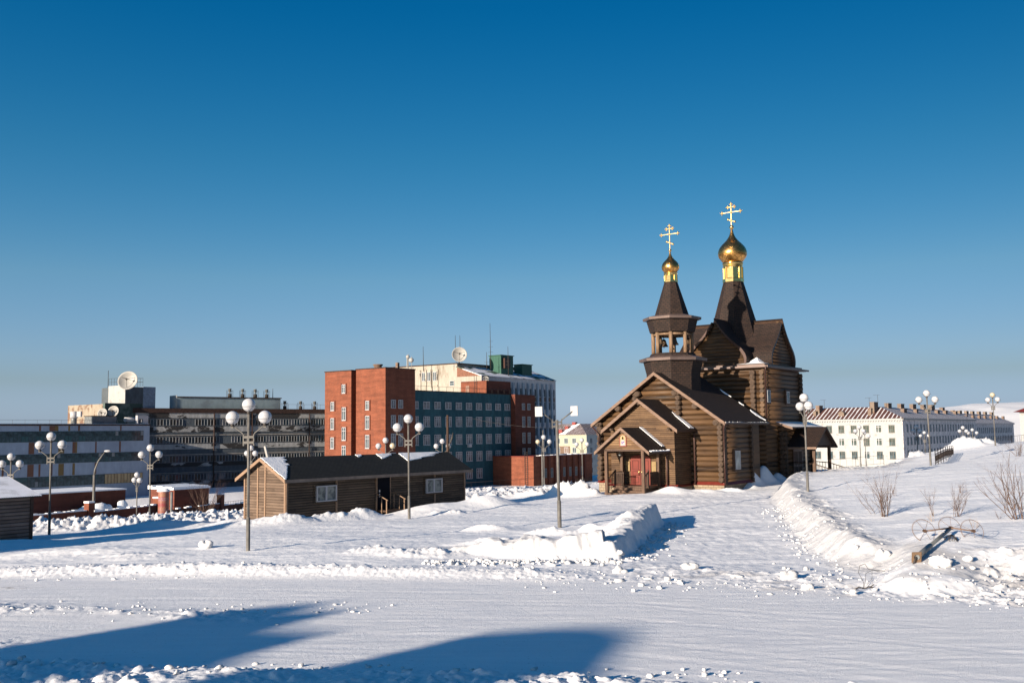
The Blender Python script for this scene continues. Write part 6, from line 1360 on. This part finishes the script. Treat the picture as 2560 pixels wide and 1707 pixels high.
# metal street railings
def railing(pts, h, lb, step=2.2, orn=False, bars=.25):
    W_ = [at(*q) for q in pts]; a = W_[0]
    r = thing('metal_railing', lb, 'railing', (a.x, a.y, a.z), 0)
    V = [q - a for q in W_]
    mb = MB()
    for z in ((h, .12) if not orn else (h, h * .82, .1)): mb.tube([v + Vector((0, 0, z)) for v in V], .022, 4)
    mb.build('rail', M_rail, r)
    for v0, v1 in zip(V[:-1], V[1:]):
        n = max(1, int((v1 - v0).length / step))
        for k in range(n + 1):
            q = v0 + (v1 - v0) * k / n; mb = MB(); mb.tube([q + Vector((0, 0, -.6)), q + Vector((0, 0, h + .05))], .03, 4); mb.build('post', M_rail, r)
        mb = MB(); m_ = int((v1 - v0).length / bars)
        for k in range(m_):
            q = v0 + (v1 - v0) * (k + .5) / m_; mb.tube([q + Vector((0, 0, .1)), q + Vector((0, 0, h * (.82 if orn else 1)))], .011, 4)
            if orn: d = (v1 - v0).normalized(); mb.tube([q + d * bars * .5 * math.cos(t) + Vector((0, 0, h * .45 + h * .25 * math.sin(t))) for t in [2 * math.pi * i / 8 for i in range(9)]], .01, 4)
        mb.build('infill_bars', M_rail, r)
railing([(2339, 1161, 74), (2365, 1146, 82), (2384, 1141, 90)], .95, 'short ornamental railing half buried in snow beside the large hill lamp post', 2.2, True, .42)
railing([(1160, 1232, 150), (1300, 1222, 155), (1395, 1216, 160)], 1.5, 'dark railing running before the teal wing and the low annex', 6, False, 2.0)
railing([(2078, 1172, 140), (2140, 1166, 143), (2210, 1160, 146)], 1.3, 'thin railing along the foot of the sunlit apartment front', 4, False, 1.3)
railing([(2489, 1117, 108), (2530, 1110, 112), (2600, 1103, 116)], .9, 'dark railing on the crest at the far right', 3, False, .5)
railing([(1500, 1217, 140), (1440, 1219, 140)], 1.2, 'little ornamental fence glimpsed left of the church before the yellow house', 2.5, True, .8)

# apartment blocks on the right
def snow_roof_hip(mb, L, W, ze, zr, over=.5, hip=True):
    """hip roof over u in [-W,0], v in [0,L]"""
    h = W / 2 if hip else 0.0
    a = [(-W - over, -over, ze), (over, -over, ze), (over, L + over, ze), (-W - over, L + over, ze), (-W / 2, h, zr), (-W / 2, L - h, zr)]
    return mb.add(a, [(0, 1, 4), (1, 2, 5, 4), (2, 3, 5), (3, 0, 4, 5), (3, 2, 1, 0)])
def apartments():
    k = 230 / 160.0; f = lambda z: 4.3 + (z - 4.3) * k
    p = at(*[2020 + 1040 / 4.3556, 960 + 805 / 4.3556], 230); O = (p.x, p.y)
    r = thing('white_apartment_block', 'three-storey old white apartment block with red snow-striped roof, its left front sunlit', 'apartment block', (O[0], O[1], 0), -TH)
    zt = f(5.85); zb = f(-2.4) - 2; L = 54.8 * k; WF = 27.0
    mb = MB(); mb.box(-WF, 0, 0, 13, zb, zt); mb.build('front_wall', M_apt, r)
    mb = MB(); mb.box(.001, .12, .1, L, zb, zt); mb.box(-13, 0, 13.002, L, zb, zt); mb.build('side_wall', M_aptS, r)
    mb = MB(); mb.box(-WF, .35, -.35, -.002, zt - .35, zt + .1); mb.box(.122, .45, -.35, L, zt - .3, zt + .1)
    for i in range(46): mb.box(-WF + i * .6, -WF + i * .6 + .22, -.3, -.003, zt - .6, zt - .352)
    mb.build('cornice', M_apt, r)
    zr = f(7.9)
    mb = MB(); mb.add([(-WF, -.6, zt + .1), (.6, -.6, zt + .1), (-6.5, 6.5, zr), (-WF, 6.5, zr), (-WF, 13.6, zt + .1), (-6.5, 13.6, zt + .1)], [(0, 1, 2, 3), (3, 2, 5, 4)]); mb.build('striped_roof', M_sroof, r)
    mb = MB(); mb.add([(.6, -.6, zt + .1), (.6, L + .5, zt + .1), (-6.5, L - 6, zr), (-6.5, 6.5, zr), (-13.6, L, zt + .1), (-13.6, 0, zt + .1)], [(0, 1, 2, 3), (3, 2, 4, 5)]); mb.build('snowy_roof', M_sroof2, r)
    wf = win_mesh('w', 1.35, 1.75, .08, (.36, .64), None, .1, mats=[mat_var('grey_brown_frame', (.13, .12, .11)), M_glass], sill=.06); wf2 = win_mesh('w', 1.35, 1.75, .10, (.4,), .72, .1, mats=NOGL, sill=.06)
    rn = random.Random(6)
    for i in range(9):
        for z in (4.25, 2.15, 0.02): place((wf, wf2)[rn.random() < .45], r, 'f', -.01, (-1.62 - 2.02 * i) * k, f(z))
    ws = win_mesh('w', 1.3, 1.85, .06, (.5,), None, .05, mats=[mat_var('grey_old_frame', (.12, .13, .14)), M_glass])
    for i in range(24):
        for z in (4.3, 2.2, .1):
            if z < 1 and i > 14: continue
            place(ws, r, 's', .13, (2.8 + 2.15 * i) * k, f(z))
    rn = random.Random(11)
    def chim(u, v, w_, d_, h, z0): mb = MB(); mb.box(u - w_ / 2, u + w_ / 2, v - d_ / 2, v + d_ / 2, z0, z0 + h); mb.box(u - w_ / 2 - .08, u + w_ / 2 + .08, v - d_ / 2 - .08, v + d_ / 2 + .08, z0 + h, z0 + h + .12); mb.build('chimney', M_chim, r)
    chim(-7.2, 3.8, 1.0, 3.2, 2.6, zr - 1.6); chim(-7.6, 2.0, .8, 1.4, 1.7, zr - 2.2); chim(-20.5, 4.2, .9, 2.6, 1.9, zr - 1.4); chim(-20.9, 2.4, .7, 1.3, 1.3, zr - 2.2)
    v = 12
    while v < L - 4:
        chim(-6.2, v, .9, rn.uniform(2.4, 3.8), rn.uniform(1.0, 1.6), zr - .5); chim(-3.4, v + 3.2, .8, rn.uniform(1.4, 2.8), 1.3, zr - 1.8); v += rn.uniform(9, 14)
    mb = MB(); mb.box(-14.9, -13.6, 1.3, 2.6, zt + .5, zt + 1.5); mb.prism([(-15.1, zt + 1.5), (-13.4, zt + 1.5), (-14.25, zt + 2.1)], 1.1, 3.0, 1); mb.build('dormer', M_chim, r)
    mb = MB()
    for u, h in ((-6.6, 2.8), (-8.6, 2.2), (-19.5, 2.0)): mb.tube([(u, 5, zr), (u, 5, zr + h)], .04, 4); mb.tube([(u - 1, 5, zr + h), (u + .5, 5, zr + h)], .03, 4)
    mb.build('tv_aerials', M_wire, r)
    # second block
    d2 = 308; p = at(*[2020 + 1790 / 4.3556, 960 + 660 / 4.3556], d2); r = thing('second_apartment_block', 'farther shaded apartment block with many chimneys continuing behind the white one', 'apartment block', (p.x, p.y, 0), -TH)
    kk = d2 / 225.0; f2 = lambda z: 4.3 + (z - 4.3) * kk; L2 = 52 * kk; zt = f2(5.0); zb = f2(-2)
    mb = MB(); mb.box(-12, 0, 0, L2, zb, zt); mb.build('side_wall', M_aptS, r)
    mb = MB(); mb.box(-12.4, .4, -.4, L2, zt, zt + .35); mb.build('cornice', M_aptS, r)
    mb = MB(); mb.add([(-12.6, -.6, zt + .35), (.6, -.6, zt + .35), (.6, L2, zt + .35), (-12.6, L2, zt + .35), (-6, 5, zt + 3.6), (-6, L2 - 5, zt + 3.6)], [(0, 1, 4), (1, 2, 5, 4), (2, 3, 5), (3, 0, 4, 5)]); mb.build('snowy_roof', M_sroof2, r)
    for i in range(22):
        for z in (3.55, 1.5, -.5): place(ws, r, 's', .01, (2 + 2.2 * i) * kk, f2(z))
    v = 4
    while v < L2 - 4: chim2 = MB(); chim2.box(-6.4, -5.6, v - 1.6, v + 1.6, zt + 2.6, zt + 4.5); chim2.build('chimney', M_chim, r); c3 = MB(); c3.box(-3.2, -2.5, v + 2.5, v + 4.5, zt + 1.3, zt + 3.0); c3.build('chimney', M_chim, r); v += rn.uniform(9, 12)
    # yellowish house in the gap
    d3 = 400; k3 = d3 / 150.0; f3 = lambda z: 4.3 + (z - 4.3) * k3; p = at(*[1320 + 765 / 5.227, 960 + 900 / 5.227], d3); r = thing('pale_yellow_house', 'pale yellow house with red tiled roof glimpsed between the floodlight pole and the church', 'house', (p.x, p.y, 0), -TH)
    zt = f3(3.95); zb = -18; W3 = 22; L3 = 34
    mb = MB(); mb.box(-W3, 0, 0, 20, zb, zt); mb.build('front_wall', M_yelp, r)
    mb = MB(); mb.box(.002, .1, .05, L3, zb, zt); mb.box(-18, 0, 20.002, L3, zb, zt); mb.build('side_wall', mat_stain('pale_grey_plaster', (.34, .37, .37), (.25, .27, .28), .4, .5, .65), r)
    mb = MB(); mb.box(-W3, -2.9 * k3, -.06, -.002, zb, f3(2.2)); mb.build('brown_base', M_brownp, r)
    mb = MB(); mb.add([(-W3, -.6, zt), (.5, -.6, zt), (-9, 10, f3(5.6)), (-W3, 10, f3(5.6)), (.5, L3, zt), (-9, L3, f3(5.6)), (-W3, 20, zt), (-18, 20, zt), (-18, L3, zt)], [(0, 1, 2, 3), (1, 4, 5, 2), (3, 2, 7, 6), (2, 5, 8, 7)]); mb.build('tiled_roof', mat_sroof('thin_snow_tile_roof', .8, .75), r)
    mb = MB(); mb.prism([(-7.5, 0), (-5.2, 0), (-5.6, .12), (-7.4, .12)][:4], 0, .01, 1)
    sl3 = (f3(5.6) - zt) / 10.6
    vs = [(-12.6, -.4), (-9.8, -.4), (-8.6, 9.4), (-11.6, 9.7)]; mb = MB(); mb.add([(u, v, zt + (v + .6) * sl3 + .02) for u, v in vs] + [(u, v, zt + (v + .6) * sl3 + .15) for u, v in vs], [(0, 1, 2, 3), (4, 5, 6, 7), (0, 1, 5, 4), (1, 2, 6, 5), (2, 3, 7, 6), (3, 0, 4, 7)]); mb.build('roof_snow', M_snowroof, r)
    for u, v, z in ((-12.9, 1.6, .3), (-12.2, 5.2, 1.7), (-11.2, 9.2, 3.4)): mb = MB(); mb.box(u - .8, u + .8, v - .8, v + .8, zt + z, zt + z + 1.7); mb.build('chimney', mat_var('red_chimney', (.2, .04, .035)), r)
    wy_ = win_mesh('w', 1.9, 2.3, .16, (.5,), None, .08, mats=NOGL)
    for i in range(4):
        for z in (3.0, 1.6): place(wy_, r, 'f', -.07 if (i > 1 and z < 2) else -.01, (-2.15 - 1.45 * i) * k3, f3(z))
    for v_ in (1.3, 3.7, 6.1):
        for z in (3.0, 1.6, .1, -1.4): place(wy_, r, 's', .11, v_ * k3, f3(z))
    # white building cut by the right edge
    p = at(2552, 1090, 175); r = thing('right_edge_building', 'white wall corner with a red eave cut off by the right edge', 'house', (p.x, p.y, 0), -TH)
    zt = p.z + (1090 - 1030) / FPX * 175; mb = MB(); mb.box(0, 14, 0, 12, -4, zt); mb.build('wall', M_apt, r)
    mb = MB(); mb.add([(-.9, -.9, zt), (15, -.9, zt), (15, 13, zt), (-.9, 13, zt), (7, 6, zt + 3.2)], [(0, 1, 4), (1, 2, 4), (2, 3, 4), (3, 0, 4), (3, 2, 1, 0)]); mb.build('eave_roof', M_redmetal, r)
apartments()
print('objects', len(bpy.data.objects))

# unseen bodies added left of the viewpoint, shaped to shadow street and field
def shade_casters():
    f = (math.sin(AZ), math.cos(AZ)); rr = (f[1], -f[0]); t0 = -34.0; tn = math.tan(EL)
    def st(px, py):
        d = _fw + RT * ((px - 1280) / FPX) + UP * ((853.5 - py) / FPX); k = (0.02 - CZ) / d.z; x, y = d.x * k, d.y * k
        return (x * rr[0] + y * rr[1], x * f[0] + y * f[1])
    for pts_, lb in (([(-30, 1640), (400, 1560), (560, 1529), (640, 1521), (780, 1512), (715, 1536), (840, 1530), (700, 1560), (640, 1580), (780, 1590), (700, 1610), (560, 1650), (520, 1680)], 'added unseen jagged-topped slab that shadows the left of the street'),
                   ([(720, 1690), (1000, 1625), (1200, 1590), (1300, 1580), (1400, 1574), (1480, 1574), (1530, 1582), (1545, 1600), (1515, 1630), (1480, 1670), (1465, 1705)], 'added unseen round-topped slab that shadows the middle of the street')):
        q_ = [st(*p_) for p_ in pts_]; e0 = min(a for a, b in q_[:3]); prof_ = [(e0, max(b for a, b in q_[:3]))]
        for a, b in q_[3:]: prof_.append((max(a, prof_[-1][0] + .06), b + .25))
        g = thing('shadow_slab', lb, 'shadow caster', (f[0] * t0, f[1] * t0, 0), -AZ, 'added shadow-casting slabs')  # slab added out of view, its top outline shaped to cast the shadow
        s0, s1 = prof_[0][0], prof_[-1][0]
        mb = MB(); mb.prism([(s0, -.3), (s1, -.3)] + [(a, (t - t0) * tn) for a, t in reversed(prof_)], -.4, .4, 1); mb.build('slab', M_concrete, g)
        mb = MB(); mb.box(s0 - .4, s1 + .4, -1.0, 1.0, -.4, .35); mb.build('slab_base', M_stone, g)
    g = thing('shadow_house', 'added unseen timber house that shadows the field by the plank shed', 'house', (0, 0, 0), -AZ)  # house added out of view to shade the left field
    mb = MB(); mb.prism([(-46.6, -1), (-42.2, -1), (-42.2, 3.3), (-44.4, 4.6), (-46.6, 3.3)], 2, 9, 1); mb.build('wall', M_shed, g)
    mb = MB(); gable_roof(mb, 1.8, 9.2, -44.4, 2.5, 3.25, 4.75, .15); mb.build('roof', [M_snowroof, M_darkwood], g)
shade_casters()

# thin cable crossing behind the floodlight pole to the church eave
def cable():
    a = at(1180, 1046, 84); x, y = frame_pt(CH, -5.3, 4.7); b = Vector((x, y, 4.75)); mb = MB(); n = 14
    mb.tube([(a + (b - a) * (i / n)) - a + Vector((0, 0, -1.1 * 4 * (i / n) * (1 - i / n) * .35)) for i in range(n + 1)], .014, 4)
    o = mb.build('overhead_cable', M_wire); o.location = a; tag(o, 'thin overhead cable running to the left eave of the church', 'cable')
cable()
